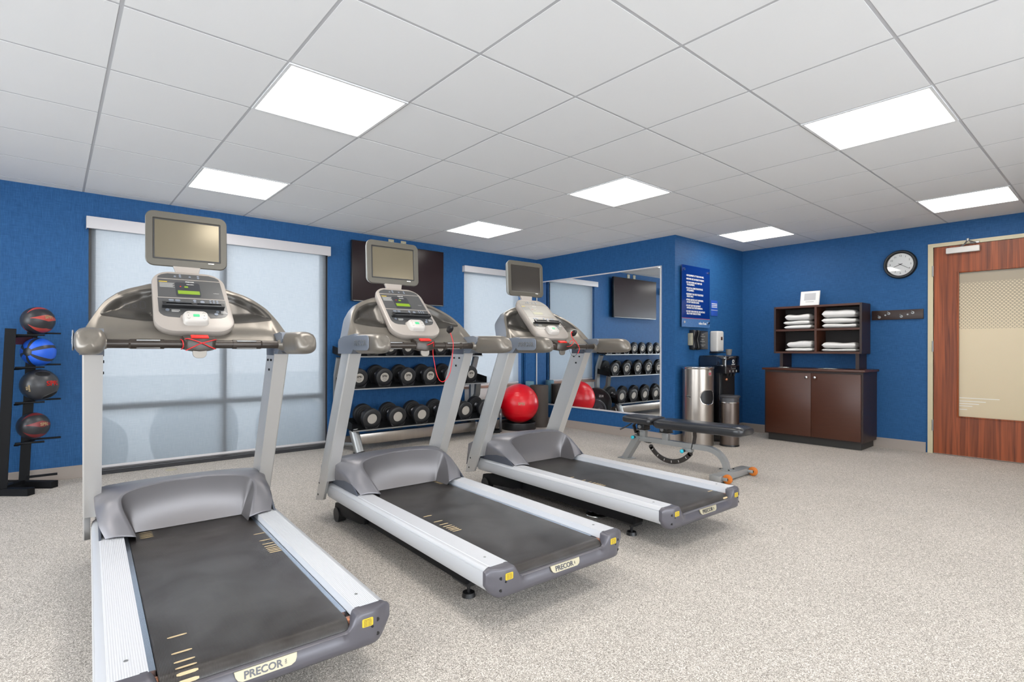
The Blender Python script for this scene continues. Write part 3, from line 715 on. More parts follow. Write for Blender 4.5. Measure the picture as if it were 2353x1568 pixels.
        mt = frame((sd*.4432, 1.02, 1.093), (0, sd, 0), (0, 0, 1)) if sd > 0 else frame((-.4432, 1.03, 1.093), (0, -1, 0), (0, 0, 1))
        text('lettering', 'PRECOR', .040, 'zinc', pn, mt, .0012, .0008)
        MB().cyl((sd*.335, 1.15, 1.083), (sd*.36, 1.15, 1.083), .021, .030, n=20).build('bar_socket', 'shell', ar)
        MB().box(sd*.345-.004, sd*.345+.004, 1.255, 1.385, 1.03, 1.075, .002).build('bracket', 'dark_hood', ar)
    # --- handlebar with grips
    bar = MB().cyl((-.34, 1.15, 1.083), (.34, 1.15, 1.083), .0185, n=24).build('handlebar', 'grip', t)
    for sd in (-1, 1):
        MB().cyl((sd*.135, 1.15, 1.083), (sd*.255, 1.15, 1.083), .0215, n=24).cyl((sd*.255, 1.15, 1.083), (sd*.262, 1.15, 1.083), .0215, .0185, n=24).build('grip', 'grip', bar)
        MB().box(min(sd*.15, sd*.235), max(sd*.15, sd*.235), 1.1290, 1.146, 1.0955, 1.1015, .002).box(min(sd*.15, sd*.235), max(sd*.15, sd*.235), 1.1290, 1.146, 1.0635, 1.0675, .002).build('pulse_sensor', 'zinc', bar)
    # --- stop block
    rings = []
    for x in [-.062, -.058, -.045, -.02, 0, .02, .045, .058, .062]:
        k = 1-abs(x)/.062; e = .55+.45*k**.4 if k > 0 else .55
        rings.append([(x, 1.15-.034*e, 1.083+.018*e), (x, 1.15-.030*e, 1.108), (x, 1.175, 1.121), (x, 1.20, 1.118), (x, 1.19, 1.06), (x, 1.15-.0*e, 1.083-.036*e), (x, 1.15-.028*e, 1.083-.028*e)])
    sb = MB().loft(rings).build('stop_block', 'shell_side', t, ang=40, sub=0)
    sb.data.materials.clear(); sb.data.materials.append(M['grip'])
    MB().box(-.035, .035, -.014, .014, -.004, .006, .003, mtx=Matrix.Translation((0, 1.140, 1.116))@Matrix.Rotation(math.radians(20), 4, 'X')).build('stop_button', 'red', sb)
    tb = [(a, b) for a, b in rrect(.056, .05, .022, 6, 0, 1.045) ]
    MB().prism([(a, 1.138, b) for a, b in tb], (0, .008, 0), .001, 1).build('tab', 'shell', sb)
    # --- console slab, tilted
    c0 = Vector((0, 1.205, 1.138)); c1 = Vector((0, 1.520, 1.444)); ev = (c1-c0).normalized(); en = Vector((0, -ev.z, ev.y)); en = Vector((0, -abs(ev.z), abs(ev.y))); Lc = (c1-c0).length
    def cp(a, v, n_=0): return Vector((a, 0, 0))+c0+ev*v+en*n_
    def cl(scale_in, n_):
        out = []
        for a, b in rrect(.335-2*scale_in, Lc-2*scale_in, .085, 8, 0, Lc/2):
            q = b/Lc; out.append(cp(a*lerp(1.0, .93, q), b, n_))
        return out
    mb = MB(); mb.loft([cl(.020, -.050), cl(.004, -.030), cl(0, -.006), cl(.003, .004), cl(.010, .008)])
    con = mb.build('console', 'console', t, ang=40)
    def fp(pts, h, nm, mtl, par): 
        m_ = MB(); m_.prism([cp(a, b, .0078) for a, b in pts], en*h, 0); return m_.build(nm, mtl, par, ang=40)
    W0, W1_ = .141, .134
    topP = [(-W1_, Lc-.062), (W1_, Lc-.062)]+[(W1_-.004, Lc-.048), (W1_-.018, Lc-.034), (W1_-.045, Lc-.023), (-W1_+.045, Lc-.023), (-W1_+.018, Lc-.034), (-W1_+.004, Lc-.048)]
    fp(topP, .0012, 'faceplate', 'face', con)
    midP = [(-W0+.002, Lc-.205), (W0-.002, Lc-.205), (W1_, Lc-.069), (-W1_, Lc-.069)]
    mid = fp(midP, .0012, 'faceplate', 'face', con)
    lowP = [(-W0, Lc-.212), (-W0-.001, .13), (-W0+.004, .115), (-W0+.016, .101), (-W0+.034, .094), (-.062, .090), (-.058, .104), (-.048, .116), (-.036, .121), (.036, .121), (.048, .116), (.058, .104), (.062, .090), (W0-.034, .094), (W0-.016, .101), (W0-.004, .115), (W0+.001, .13), (W0, Lc-.212)]
    low = fp(lowP, .0012, 'faceplate', 'face', con)
    dw = MB(); dw.prism([cp(a, b, .009) for a, b in rrect(.105, .108, .012, 4, -.012, Lc-.144)], en*.0006); dw = dw.build('display_window', 'face_dark', mid)
    lc = MB(); lc.prism([cp(a, b, .0096) for a, b in rrect(.092, .026, .002, 2, -.010, Lc-.166)], en*.0008); lc.build('display', 'lcd', dw)
    lc = MB(); lc.prism([cp(a, b, .0096) for a, b in rrect(.016, .011, .002, 2, -.018, Lc-.124)], en*.0008); lc.build('indicator', 'lcd', dw)
    lc = MB(); lc.prism([cp(a, b, .0096) for a, b in rrect(.006, .005, .002, 2, -.042, Lc-.122)], en*.0008); lc.build('heart_indicator', 'red', dw)
    fmx = lambda a, b, h=.0102: frame(cp(a, b, h), (1, 0, 0), ev)
    text('lettering', 'PRECOR', .010, 'white', mid, fmx(0, Lc-.084, .0094), .0002, .0003)
    text('lettering', 'TREADMILL', .0065, 'white', dw, fmx(0, Lc-.104), .0002, .0002)
    text('lettering', 'WORKOUT', .0050, 'white', mid, fmx(.108, Lc-.162, .0094), .0002)
    mb = MB()      # caution text block
    for k in range(7): mb.prism([cp(a, b, .0092) for a, b in ((-.128, Lc-.098-k*.0052), (-.128+.062-(k % 3)*.004, Lc-.098-k*.0052), (-.128+.062-(k % 3)*.004, Lc-.1008-k*.0052), (-.128, Lc-.1008-k*.0052))], en*.0003)
    mb.build('lettering', 'greyink', mid, smooth=False)
    MB().prism([cp(a, b, .0092) for a, b in rrect(.034, .005, .001, 1, -.112, Lc-.090)], en*.0004).build('caution_strip', 'yellow', mid)
    for a, b in ((-.038, Lc-.034), (-.038, Lc-.047), (.040, Lc-.036), (.040, Lc-.049), (.004, Lc-.044), (-.060, Lc-.046)):
        MB().cyl(cp(a, b, .0085), cp(a, b, .0112), .0052, n=16).build('button', 'shell_side', con)
    # keys on the lower panel
    for ix in range(3):
        for iy in range(4): MB().cyl(cp(.075+ix*.015, Lc-.222-iy*.0125, .0085), cp(.075+ix*.015, Lc-.222-iy*.0125, .0110), .0046, n=14).build('button', 'shell_side', con)
    for a, b in ((-.088, 0), (-.062, 0), (-.088, -.016), (-.062, -.016)):
        MB().prism([cp(x, y, .0088) for x, y in rrect(.022, .011, .005, 4, a, Lc-.228+b)], en*.002).build('button', 'shell_side', con)
    for a, b, rr in ((.008, -.226, .007), (.008, -.242, .007), (.040, -.234, .0095), (-.108, -.300, .008), (.098, -.302, .007), (.090, -.320, .0085)):
        MB().cyl(cp(a, Lc+b, .0085), cp(a, Lc+b, .0115), rr, n=20).build('button', 'shell_side', con)
    mb = MB()
    for k in range(3):
        for x0_, w_ in ((-.092, .034-.006*(k == 2)), (.112, .020+.004*k)): mb.prism([cp(a, b, .0092) for a, b in ((x0_, Lc-.296-k*.006), (x0_+w_, Lc-.296-k*.006), (x0_+w_, Lc-.2984-k*.006), (x0_, Lc-.2984-k*.006))], en*.0003)
    mb.build('lettering', 'white', low, smooth=False)
    # reading ledge
    def cb(a0, a1, b0, b1, n0, n1): return [cp(a0, b0, n0), cp(a1, b0, n0), cp(a1, b1, n0), cp(a0, b1, n0)], en*(n1-n0)
    mb = MB()
    for a0, a1, b0, b1, n0, n1 in ((-.128, .128, Lc-.286, Lc-.280, .008, .034), (-.128, .128, Lc-.280, Lc-.272, .008, .014), (-.128, -.112, Lc-.292, Lc-.268, .026, .036), (.112, .128, Lc-.292, Lc-.268, .026, .036), (-.012, .012, Lc-.290, Lc-.270, .028, .036), (-.128, .128, Lc-.273, Lc-.269, .026, .036), (-.128, .128, Lc-.292, Lc-.288, .026, .036)):
        p_, e_ = cb(a0, a1, b0, b1, n0, n1); mb.prism(p_, e_, .0012, 1)
    mb.build('reading_ledge', 'black', con)
    # keypad pod
    kp = MB(); kp.loft([[cp(a, b, h) for a, b in rrect(w_, l_, .022, 6, .0, .076)] for w_, l_, h in ((.106, .080, .006), (.101, .075, .024), (.094, .068, .034), (.088, .062, .036))]); kp = kp.build('speed_keypad', 'keypad', con, ang=40)
    MB().prism([cp(a, b, .0362) for a, b in rrect(.026, .016, .003, 3, 0, .076)], en*.0014).build('start_button', 'green', kp)
    mb = MB()
    for sx_ in (-1, 1):
        for sy_ in (-1, 1):
            cx_, cy_ = sx_*.032, .076+sy_*.019; q = sy_*.0035
            mb.prism([cp(a, b, .0362) for a, b in ((cx_-.006, cy_-q), (cx_, cy_+q), (cx_+.006, cy_-q), (cx_+.006, cy_-q-.0014), (cx_, cy_+q-.0014), (cx_-.006, cy_-q-.0014))], en*.0004)
        mb.prism([cp(a, b, .0362) for a, b in rrect(.003, .004, .001, 1, sx_*.032, .076)], en*.0004)
    mb.build('lettering', 'ink', kp, smooth=False)
    # --- monitor with neck
    nk = [(-.055, 1.437), (.055, 1.437), (.052, 1.452), (.062, 1.482), (-.062, 1.482), (-.052, 1.452)]
    MB().prism([(a, 1.532+(b-1.437)*.35, b) for a, b in nk], (0, .018, 0), .002, 1).build('monitor_neck', 'console', t)
    tl = Matrix.Translation((.004, 1.562, 1.6135))@Matrix.Rotation(math.radians(-3), 4, 'X')
    def mp_(a, b, h): return tl@Vector((a, -h, b))
    def ml(w_, h_, r_, d): return [mp_(a, b, d) for a, b in rrect(w_, h_, r_, 8)]
    mb = MB(); mb.loft([ml(.30, .22, .03, -.046), ml(.345, .262, .034, -.030), ml(.360, .276, .036, -.004), ml(.360, .276, .036, .004)]); mon = mb.build('monitor', 'bezel_edge', t, ang=40)
    # bezel ring
    mb = MB(); rs = [ml(.360, .276, .036, .004), ml(.354, .270, .034, .009), ml(.302, .208, .006, .009), ml(.296, .202, .003, .0045)]
    mb.grid(rs, closed=True); mb.build('bezel', 'bezel', mon, ang=30)
    MB().prism(ml(.302, .208, .004, .0050), tl.to_3x3()@Vector((0, .0012, 0))).build('screen_surround', 'black', mon, smooth=False)
    mb = MB(); mb.prism(ml(.284, .190, .003, .0052), tl.to_3x3()@Vector((0, -.0006, 0))); mb.build('screen', 'screen', mon, smooth=False)
    MB().prism([mp_(a, b, .009) for a, b in rrect(.028, .0045, .002, 3, .105, -.109)], tl.to_3x3()@Vector((0, -.001, 0))).build('logo_strip', 'chrome', mon)
    return t, marks

tm, marks = make_treadmill()
tms = []
for k, (x, y, a, lab) in enumerate([(.262, -.865, -2.4, 'nearest silver treadmill, red cord wound round its bar, before the big window'),
                         (1.42, -.913, -1.8, 'middle silver treadmill with its red cord hanging in front of the dumbbell rack'),
                         (2.585, -.896, -1.8, 'farthest silver treadmill with a dark dull console, beside the flat weight bench')]):
    o = tm if k == 0 else copy_tree(tm)
    o.location = (x, y, 0); o.rotation_euler = (0, 0, math.radians(a)); tag(o, lab, 'treadmill', 'treadmills in a row facing the windows'); tms.append(o)
for k, o in enumerate(tms):
    g = [[(1, 1.030), (-1, .232), (-1, 1.56)], [(-1, .785), (1, 1.585)], [(-1, .86), (1, .10)]][k]
    marks(g, [c for c in o.children if c.name.startswith('running_belt')][0])
for ch in tms[2].children:                       # the far machine's screen takes the darker reflection colour, its display is off
    if ch.name.startswith('monitor') and not ch.name.startswith('monitor_neck'):
        for c in ch.children:
            if c.name.startswith('screen'): c.data = c.data.copy(); c.data.materials[0] = M['screen_dark']
def recolor(o, frm, to):
    for c in o.children_recursive:
        if c.type == 'MESH' and c.data.materials and c.data.materials[0] == M[frm]: c.data = c.data.copy(); c.data.materials[0] = M[to]
M['face_pale'] = mat('pale_grey_faceplate', (116, 112, 104), 0.3)
recolor(tms[2], 'face', 'face_pale'); recolor(tms[2], 'face_dark', 'face_pale'); recolor(tms[2], 'lcd', 'lcd_off')
# safety cords
def cord(parent, pts, r_=.0022): return MB().tube(catmull(pts, 10), r_, 8).build('safety_cord', 'cord', parent, ang=80)
cord(tms[0], [(-.05, 1.20, 1.10), (-.058, 1.135, 1.105), (-.045, 1.112, 1.106), (.0, 1.108, 1.09), (.05, 1.116, 1.065), (.064, 1.14, 1.062)])
cord(tms[0], [(.066, 1.14, 1.104), (.045, 1.112, 1.100), (.0, 1.106, 1.086), (-.03, 1.106, 1.070), (-.056, 1.12, 1.055)])
cord(tms[0], [(-.072, 1.160, 1.104), (-.068, 1.122, 1.096), (-.066, 1.122, 1.072), (-.070, 1.15, 1.06)])
cord(tms[1], [(.000, 1.118, 1.085), (.02, 1.10, 1.095), (.045, 1.118, 1.10), (.050, 1.135, 1.04), (.052, 1.12, .98), (.062, 1.115, .92), (.085, 1.115, .878), (.115, 1.115, .872), (.15, 1.115, .91), (.168, 1.118, .97), (.176, 1.12, 1.03), (.178, 1.116, 1.10), (.180, 1.15, 1.16)])
cord(tms[2], [(.02, 1.115, 1.082), (.05, 1.10, 1.09), (.075, 1.10, 1.12), (.06, 1.108, 1.128), (.045, 1.112, 1.11)])
cord(tms[2], [(.13, 1.158, 1.185), (.10, 1.15, 1.19), (.105, 1.145, 1.15), (.12, 1.115, 1.11), (.145, 1.11, 1.07), (.13, 1.112, 1.03)], .003)
MB().tube(catmull([(.05, 1.12, 1.07), (.06, 1.115, 1.03), (.09, 1.115, 1.01), (.12, 1.115, 1.025), (.135, 1.118, 1.06)], 8), .0012, 6).build('tether_string', 'black', tms[2])
for k, cx in ((1, .180), (2, .135)):
    c = MB(); c.loft([[(cx+w_*math.cos(a)-.0, 1.150+d_-.03*math.sin(a)*.4, 1.182+h_+w_*1.6*math.sin(a)*.9) for a in [2*PI*j/16 for j in range(16)]] for w_, d_, h_ in ((.006, -.012, 0), (.015, -.008, 0), (.017, .004, 0), (.014, .02, .004))])
    c.build('cord_clip', 'black', tms[k])

# ================================================================ WALL MIRROR
my0, my1, mz0, mz1 = 1.088, 3.165, .287, 2.018
t = thing('wall_mirror', 'large frameless-looking mirror on the blue wall right of the corner window', 'mirror', (MX, my0, mz0))
def loc(mb, o): bmesh.ops.translate(mb.bm, vec=(-o[0], -o[1], -o[2]), verts=mb.bm.verts); return mb
O_ = (MX, my0, mz0)
loc(MB().box(MX-.008, MX, my0, my1, mz0, mz1), O_).build('mirror_glass', 'mirror', t, smooth=False)
loc(MB().box(MX-.014, MX, my0-.006, my0+.008, mz0-.008, mz1+.006).box(MX-.014, MX, my1-.006, my1+.006, mz0-.008, mz1+.006).box(MX-.014, MX, my0+.008, my1-.006, mz1-.008, mz1+.006).box(MX-.014, MX, my0+.008, my1-.006, mz0-.008, mz0+.010), O_).build('edge_channel', 'valance', t, smooth=False)
# ================================================================ TELEVISION
O_ = (2.87, WY, 1.585)
t = thing('wall_television', 'large black flat television mounted between the two windows', 'television', O_)
loc(MB().box(2.28, 3.466, 3.085, 3.125, 1.585, 2.252, .006), O_).build('casing', 'tvbezel', t)
loc(MB().box(2.288, 3.458, 3.0835, 3.0855, 1.600, 2.244), O_).build('screen', 'tvblack', t, smooth=False)
loc(MB().box(2.30, 3.446, 3.0825, 3.086, 1.587, 1.593), O_).build('trim_strip', 'zinc', t, smooth=False)
loc(MB().box(2.75, 3.0, 3.125, WY-.001, 1.7, 2.1, .005), O_).build('wall_bracket', 'blackm', t)
for k, (x0, lab) in enumerate(((2.80, 'left small beige outlet plate above the television'), (2.96, 'right small beige outlet plate above the television'))):
    o = thing('outlet_plate', lab, 'outlet plate', (x0, WY, 2.28), 0, 'plates above the television')
    MB().box(-.035, .035, -.006, 0, -.03, .055, .002).build('cover', 'jamb', o); MB().box(-.012, .012, -.009, -.005, -.01, .03, .002).build('socket', 'white', o)

# ================================================================ DUMBBELL RACK
def make_rack():
    O = (2.07, 2.66, 0); t = thing('dumbbell_rack', 'three-tier grey steel rack holding round dumbbells below the television', 'weight rack', O)
    x0, x1 = 2.09, 3.92
    def B(mb, nm, m, par=t, **k): return loc(mb, O).build(nm, m, par, **k)
    ang = math.radians(9)
    tiers = [(2.78, .297, .30), (2.93, .706, .30), (3.01, 1.038, .26)]
    for (yc, zc, dp) in tiers:
        def tp(y, z): return (yc+y*math.cos(ang)-z*math.sin(ang)*-1*0+0, zc+y*math.sin(ang)+z)
        def pr(y0, y1, z0, z1, xa, xb):
            return [(xa, *tp(y, z)) for y, z in ((y0, z0), (y1, z0), (y1, z1), (y0, z1))], (xb-xa, 0, 0)
        mb = MB()
        for a in ((-dp/2, dp/2, -.045, -.040), (dp/2, dp/2+.006, -.045, .01)): p_, e_ = pr(*a, x0, x1); mb.prism(p_, e_)
        tray = B(mb, 'tray', 'blackm')
        p_, e_ = pr(-dp/2-.006, -dp/2, -.046, -.034, x0, x1); B(MB().prism(p_, e_), 'tray_lip', 'zinc', tray)
        for xa in (x0, x1-.004): p_, e_ = pr(-dp/2+.02, dp/2, -.04, .035, xa, xa+.004); B(MB().prism(p_, e_), 'end_plate', 'blackm', tray)
    # saddle rails: black moulded cradles
    for ex in (0, 1):
        xx = x0+.085 if ex == 0 else x1-.135
        s1 = 1 if ex == 0 else -1
        # front foot column (round), raised upright (square) and floor brace
        fcol = B(MB().cyl((xx, 2.66, .012), (xx-.03*s1, 2.73, .235), .048, n=32), 'front_leg', 'zinc')
        B(MB().cyl((xx, 2.66, 0), (xx, 2.66, .014), .060, n=32), 'rubber_foot', 'black', fcol)
        B(MB().tube([(xx, 2.70, .085), (xx-.02*s1, 3.06, .045)], .022, 14), 'floor_brace', 'zinc')
        sec = [(-.02, -.035), (.02, -.035), (.02, .035), (-.02, .035)]
        xu = x0+.02 if ex == 0 else x1-.03
        B(MB().sweep([(xu, 3.07, .0), (xu, 3.07, .55), (xu, 3.06, .78), (xu, 2.99, .965)], sec, up=(1, 0, 0)), 'upright', 'zinc')
        xv = xu+.05*s1
        B(MB().sweep([(xv, 3.04, .20), (xv, 2.96, .42), (xv, 2.90, .50), (xv, 2.88, .65)], sec, up=(1, 0, 0)), 'support_arm', 'rackgrey')
    B(MB().box(x0+.10, x1-.15, 2.80, 2.85, .058, .170, .004), 'cross_beam', 'steel')
    return t, tiers, ang
rack, tiers, rang = make_rack()
# dumbbells
def make_dumbbell(R, Lh, hub, gap, txt=True):
    """axis along y, origin at centre, front (reader side) at -y"""
    t = thing('dumbbell', '', 'dumbbell')
    for sd in (-1, 1):
        y0 = sd*gap/2; y1 = sd*(gap/2+Lh)
        b_ = .010
        prof = [(0, 0), (R*.52, 0), (R*.54, .002), (R*.70, .001), (R*.72, .004), (R*.90, .003), (R-b_*.4, .004), (R, .011), (R, Lh-.011), (R-.004, Lh-.003), (R-.010, Lh), (R*.60, Lh), (R*.585, Lh-.003), (0, Lh-.003)]
        mtx = Matrix(((1, 0, 0), (0, 0, sd), (0, 1, 0)))
        hd = MB().lathe(prof, (0, y0, 0), 40, mtx=mtx).build('head', 'rubber', t, ang=30)
        d = MB().cyl((0, y1-sd*.0035, 0), (0, y1-sd*.0008, 0), R*.50, n=32).build('end_cap', 'lightgrey_disc', hd)
        if txt and sd < 0:
            text('lettering', 'SPRI', R*.34, 'ink', d, frame((0, y1-.0001, R*.12), (1, 0, 0), (0, 0, 1)), .0003, .001)
            mb = MB(); o_ = [(R*.24*math.cos(a), R*.12*math.sin(a)) for a in [2*PI*j/20 for j in range(20)]]
            A = [mb.bm.verts.new((a, y1-.0002, b-R*.2)) for a, b in o_]; Bv = [mb.bm.verts.new((a*.86, y1-.0002, b*.76-R*.2)) for a, b in o_]
            for j in range(20):
                if j in (0, 19, 9, 10): continue
                mb.bm.faces.new((A[j], A[(j+1) % 20], Bv[(j+1) % 20], Bv[j]))
            mb.build('badge_ring', 'ink', d, smooth=False)
    MB().cyl((0, -gap/2-.002, 0), (0, gap/2+.002, 0), .017, n=20).build('handle', 'chrome', t)
    for sd in (-1, 1): MB().cyl((0, sd*(gap/2-.002), 0), (0, sd*(gap/2-.018), 0), hub, .019, n=24).build('collar', 'gun', t)
    return t
ordn = ['first', 'second', 'third', 'fourth', 'fifth', 'sixth', 'seventh', 'eighth']
def row(n, x0, dx, yf, zf, R, Lh, gap, shelf, blank):
    base = make_dumbbell(R, Lh, .03, gap); plain = None
    for k in range(n):
        o = base if k == 0 else copy_tree(base)
        tilt = rang; half = gap/2+Lh
        o.location = (x0+k*dx, yf+half*math.cos(tilt), zf+half*math.sin(tilt)+.001); o.rotation_euler = (tilt, 0, 0)
        if k in blank:
            for h in o.children:
                for e in h.children:
                    for c in list(e.children): bpy.data.objects.remove(c)
        tag(o, 'black round-headed dumbbell, %s from the left on the %s rack shelf' % (ordn[k], shelf), 'dumbbell', 'dumbbells on the %s rack shelf' % shelf)
        # moulded saddle under both heads, part of the rack
        for sd in (-1, 1):
            cy = o.location.y+sd*(half-Lh/2)*math.cos(tilt); cz = o.location.z+sd*(half-Lh/2)*math.sin(tilt)
            pts = []
            for a in range(-60, 61, 12): pts.append((math.sin(math.radians(a))*(R+.0015), -math.cos(math.radians(a))*(R+.0015)))
            m_ = MB(); P = [(o.location.x+a, cy-.028, cz+b) for a, b in pts]+[(o.location.x+.055, cy-.028, cz-R-.028), (o.location.x-.055, cy-.028, cz-R-.028)]
            m_.prism(P, (0, .056, 0)); loc(m_, (2.07, 2.66, 0)).build('saddle', 'black', rack, ang=30)
row(6, 2.316, .2957, 2.66, .338, .104, .068, .13, 'bottom', (0, 1, 4))
row(6, 2.262, .291, 2.85, .752, .098, .060, .13, 'middle', ())
row(8, 2.235, .2185, 2.935, 1.072, .083, .050, .11, 'top', ())

# weight plates on a small floor stand beside the rack
PX, PY = 4.075, 2.93
t = thing('plate_stand', 'low black stand for weight plates between the dumbbell rack and red ball', 'plate stand', (PX, PY, 0), math.radians(-40))
MB().box(-.13, .13, -.10, .10, 0, .03, .004).build('base', 'blackm', t)
MB().box(-.02, .02, -.03, .03, .03, .29, .004).build('post', 'blackm', t)
MB().cyl((-.0, 0, .243), (.10, 0, .243), .018, n=20).build('peg', 'zinc', t)
def plate(R, th, name, m, label, ox, z, deco):
    a = math.radians(-40); t = thing(name, label, 'weight plate', (PX+ox*math.cos(a), PY+ox*math.sin(a), z), a, 'plates on the black stand')
    prof = [(.0255, 0), (R*.32, 0), (R*.36, th*.2), (R*.74, th*.2), (R*.80, 0), (R-.006, 0), (R, .006), (R, th-.006), (R-.006, th), (R*.80, th), (R*.74, th*.8), (R*.36, th*.8), (R*.32, th), (.0255, th), (.0255, 0)]
    bd = MB().lathe(prof, (0, 0, 0), 48, 'X').build('plate_disc', m, t, ang=30)
    if deco:
        for q, (s_, an) in enumerate((('15', 55), ('KG', 125), ('15', -60))):
            cx, cz = R*.55*math.cos(math.radians(an)), R*.55*math.sin(math.radians(an))
            text('lettering', s_, .048, 'white', bd, frame((th*.8+.0008, cx, cz), (0, 1, 0), (0, 0, 1)), .0004, .001)
        MB().cyl((th, 0, 0), (th+.001, 0, 0), R*.30, n=32).build('hub_ring', 'gun', bd)
    return t
plate(.232, .040, 'weight_plate', 'rubber', 'big black rubber weight plate with white figures hanging on the low stand', .026, .243, True)
plate(.150, .030, 'weight_plate', 'gun', 'small grey weight plate standing in front of the big black plate', .120, .151, False)

# ================================================================ EXERCISE BALL, MATS
t = thing('exercise_ball', 'big red exercise ball resting in a black ring beside the corner', 'exercise ball', (4.54, 2.90, .0))
mb = MB(); R = .262; prof = []
for k in range(0, 121):
    a = PI*k/120; rr = R*math.sin(a); z = -R*math.cos(a)
    g = 0
    for c in (.30, .36, .42, 1.05, 1.15, 1.25, 1.95, 2.1, 2.2, 2.6, 2.7): g += .0018*math.exp(-((a-c)/.012)**2)
    prof.append((rr*(1-g/R) if 0 < k < 120 else 0, z*(1-g/R)*(.97 if z < 0 else 1)))
ball = mb.lathe(prof, (0, 0, .335), 64).build('ball_skin', 'ballred', t, ang=80)
def onball(cx, cz, yaw_, R=R, c=(0, 0, .335)):
    def fn(v):
        az = yaw_+(v.x+cx)/R; el = (v.y+cz)/R
        return Vector((c[0]+(R+.0008)*math.cos(el)*math.cos(az), c[1]+(R+.0008)*math.cos(el)*math.sin(az), c[2]+(R+.0008)*math.sin(el)))
    return fn
yb = math.atan2(-2.48-2.9, -.2-4.54)
text('lettering', 'SPRI', .05, 'mark', ball, None, .0001, .001, fn=onball(.035, .02, yb))
MB().lathe([(.17, .0), (.225, 0), (.228, .01), (.226, .088), (.222, .094), (.205, .094), (.17, .075), (.17, 0)], n=64).build('ring_base', 'black', t, ang=30)
t = thing('rolled_mat', 'thick dark brown rolled exercise mat standing upright in the corner', 'exercise mat', (4.905, 2.885, 0))
mb = MB(); sp = []
for k in range(0, 121):
    a = 2*PI*3*k/120; rr = .135-.012*a/(2*PI)*1.0-.02*(k/120); sp.append((rr*math.cos(a+.6), rr*math.sin(a+.6)))
inn = [(x*(1-.009/max(.02, math.hypot(x, y))), y*(1-.009/max(.02, math.hypot(x, y)))) for x, y in sp]
rows = []
for k in range(121): rows.append([(sp[k][0], sp[k][1], 0), (sp[k][0], sp[k][1], .565), (inn[k][0], inn[k][1], .565), (inn[k][0], inn[k][1], 0)])
mb.loft(rows); mb.build('rolled_foam', 'mat_dark', t, ang=50)
t = thing('foam_roller', 'slim blue-grey foam roller standing behind the rolled brown mat', 'foam roller', (4.915, 3.095, 0))
MB().lathe([(.022, 0), (.056, 0), (.060, .006), (.060, .604), (.056, .610), (.022, .610), (.022, 0)], n=40).build('foam_tube', 'foam_blue', t, ang=30)

# ================================================================ MEDICINE BALL RACK
def make_tree():
    O = (-.42, 2.87, 0); t = thing('medicine_ball_rack', 'black steel rack with four tiers of medicine balls at the far left', 'ball rack', O)
    def B(mb, nm, par=t, m='blackm', **k): return loc(mb, O).build(nm, m, par, **k)
    d = Vector((.455, .89, 0)); pr_ = Vector((.76, -.65, 0)); 
    bases = [Vector((-.47, 2.865, 0)), Vector((-.355, 3.045, 0))]
    sec = [(-.03, -.03), (.03, -.03), (.03, .03), (-.03, .03)]
    for k, b_ in enumerate(bases):
        topz = 1.205 if k == 0 else 1.19; top_ = b_+Vector((.048, .0, topz))
        B(MB().sweep([b_+Vector((0, 0, .04)), top_], sec, up=(0, 1, 0)), 'post')
        e0 = b_-pr_*.16+Vector((0, 0, .026)); e1 = b_+pr_*(.215 if k == 0 else .235)+Vector((0, 0, .026))
        B(MB().sweep([e0, e1], [(-.03, -.025), (.03, -.025), (.03, .025), (-.03, .025)]), 'foot')
    B(MB().sweep([bases[0]+Vector((0, 0, .05)), bases[1]+Vector((0, 0, .05))], [(-.022, -.012), (.022, -.012), (.022, .012), (-.022, .012)]), 'floor_bar')
    B(MB().sweep([bases[0]+Vector((.045, 0, 1.12)), bases[1]+Vector((.045, 0, 1.12))], [(-.02, -.03), (.02, -.03), (.02, .03), (-.02, .03)]), 'top_bar', m='mb_maroon_flat')
    for k, (z0, zf, zr) in enumerate([(1.160, 1.172, 1.186), (.920, .934, .934+.01), (.660, .672, .674), (.362, .378, .372)]):
        B(MB().box(-.40, -.235, 2.855, 2.885, z0-.006, z0+.006, .002), 'cradle_arm')
        B(MB().box(-.30, -.14, 3.015, 3.045, zr-.014, zr-.002, .002), 'cradle_arm')
        B(MB().sweep([(-.395, 2.865, z0-.012), (-.30, 3.03, z0-.002)], [(-.012, -.006), (.012, -.006), (.012, .006), (-.012, .006)]), 'cradle_link')
    B(MB().box(-.34, -.16, 3.0, 3.025, .075, .090, .002), 'cradle_arm')
    return t
M['mb_maroon_flat'] = mat('dull_maroon_band', (74, 34, 44), 0.5)
make_tree()
def medball(R, loc_, m, pole, label, name, tilt_=.18):
    t = thing(name, label, 'medicine ball', loc_, 0, 'medicine balls on the black rack')
    mb = MB(); mb.sphere((0, 0, 0), R, (1, 1, 1), 48)
    if m != 'mb_black':
        for v in mb.bm.verts:
            a = math.atan2(v.co.y, v.co.x); 
            v.co *= 1-.012*math.exp(-((((a+PI)*6/(2*PI)) % 1-0)/.05)**2)*0
    o = mb.build('ball_skin', m, t, ang=80)
    Z = Vector(pole).normalized(); hr = Vector((-Z.y, Z.x, 0)) if m != 'mb_black' else Vector((1, 0, 0)); hr = hr.normalized()
    Yv = Z.cross(hr); w_ = hr*math.cos(tilt_)+Yv*math.sin(tilt_); X = w_*math.cos(PI/6)-Z.cross(w_)*math.sin(PI/6); Yv = Z.cross(X)
    o.rotation_euler = Matrix((X, Yv, Z)).transposed().to_euler(); return t, o
cd = Vector((-.199+.28, -2.482-2.95, 0)).normalized(); rt = Vector((-cd.y, cd.x, 0))   # rt: image right as seen from the camera
rt = Vector((.76, -.65, 0))
left = (-rt*.80+cd*.60)
b1_, o1_ = medball(.103, (-.275, 2.95, 1.272), 'mb_red', Vector((-.80, -.60, .06)), 'black and red medicine ball on the top tier of the rack', 'medicine_ball')
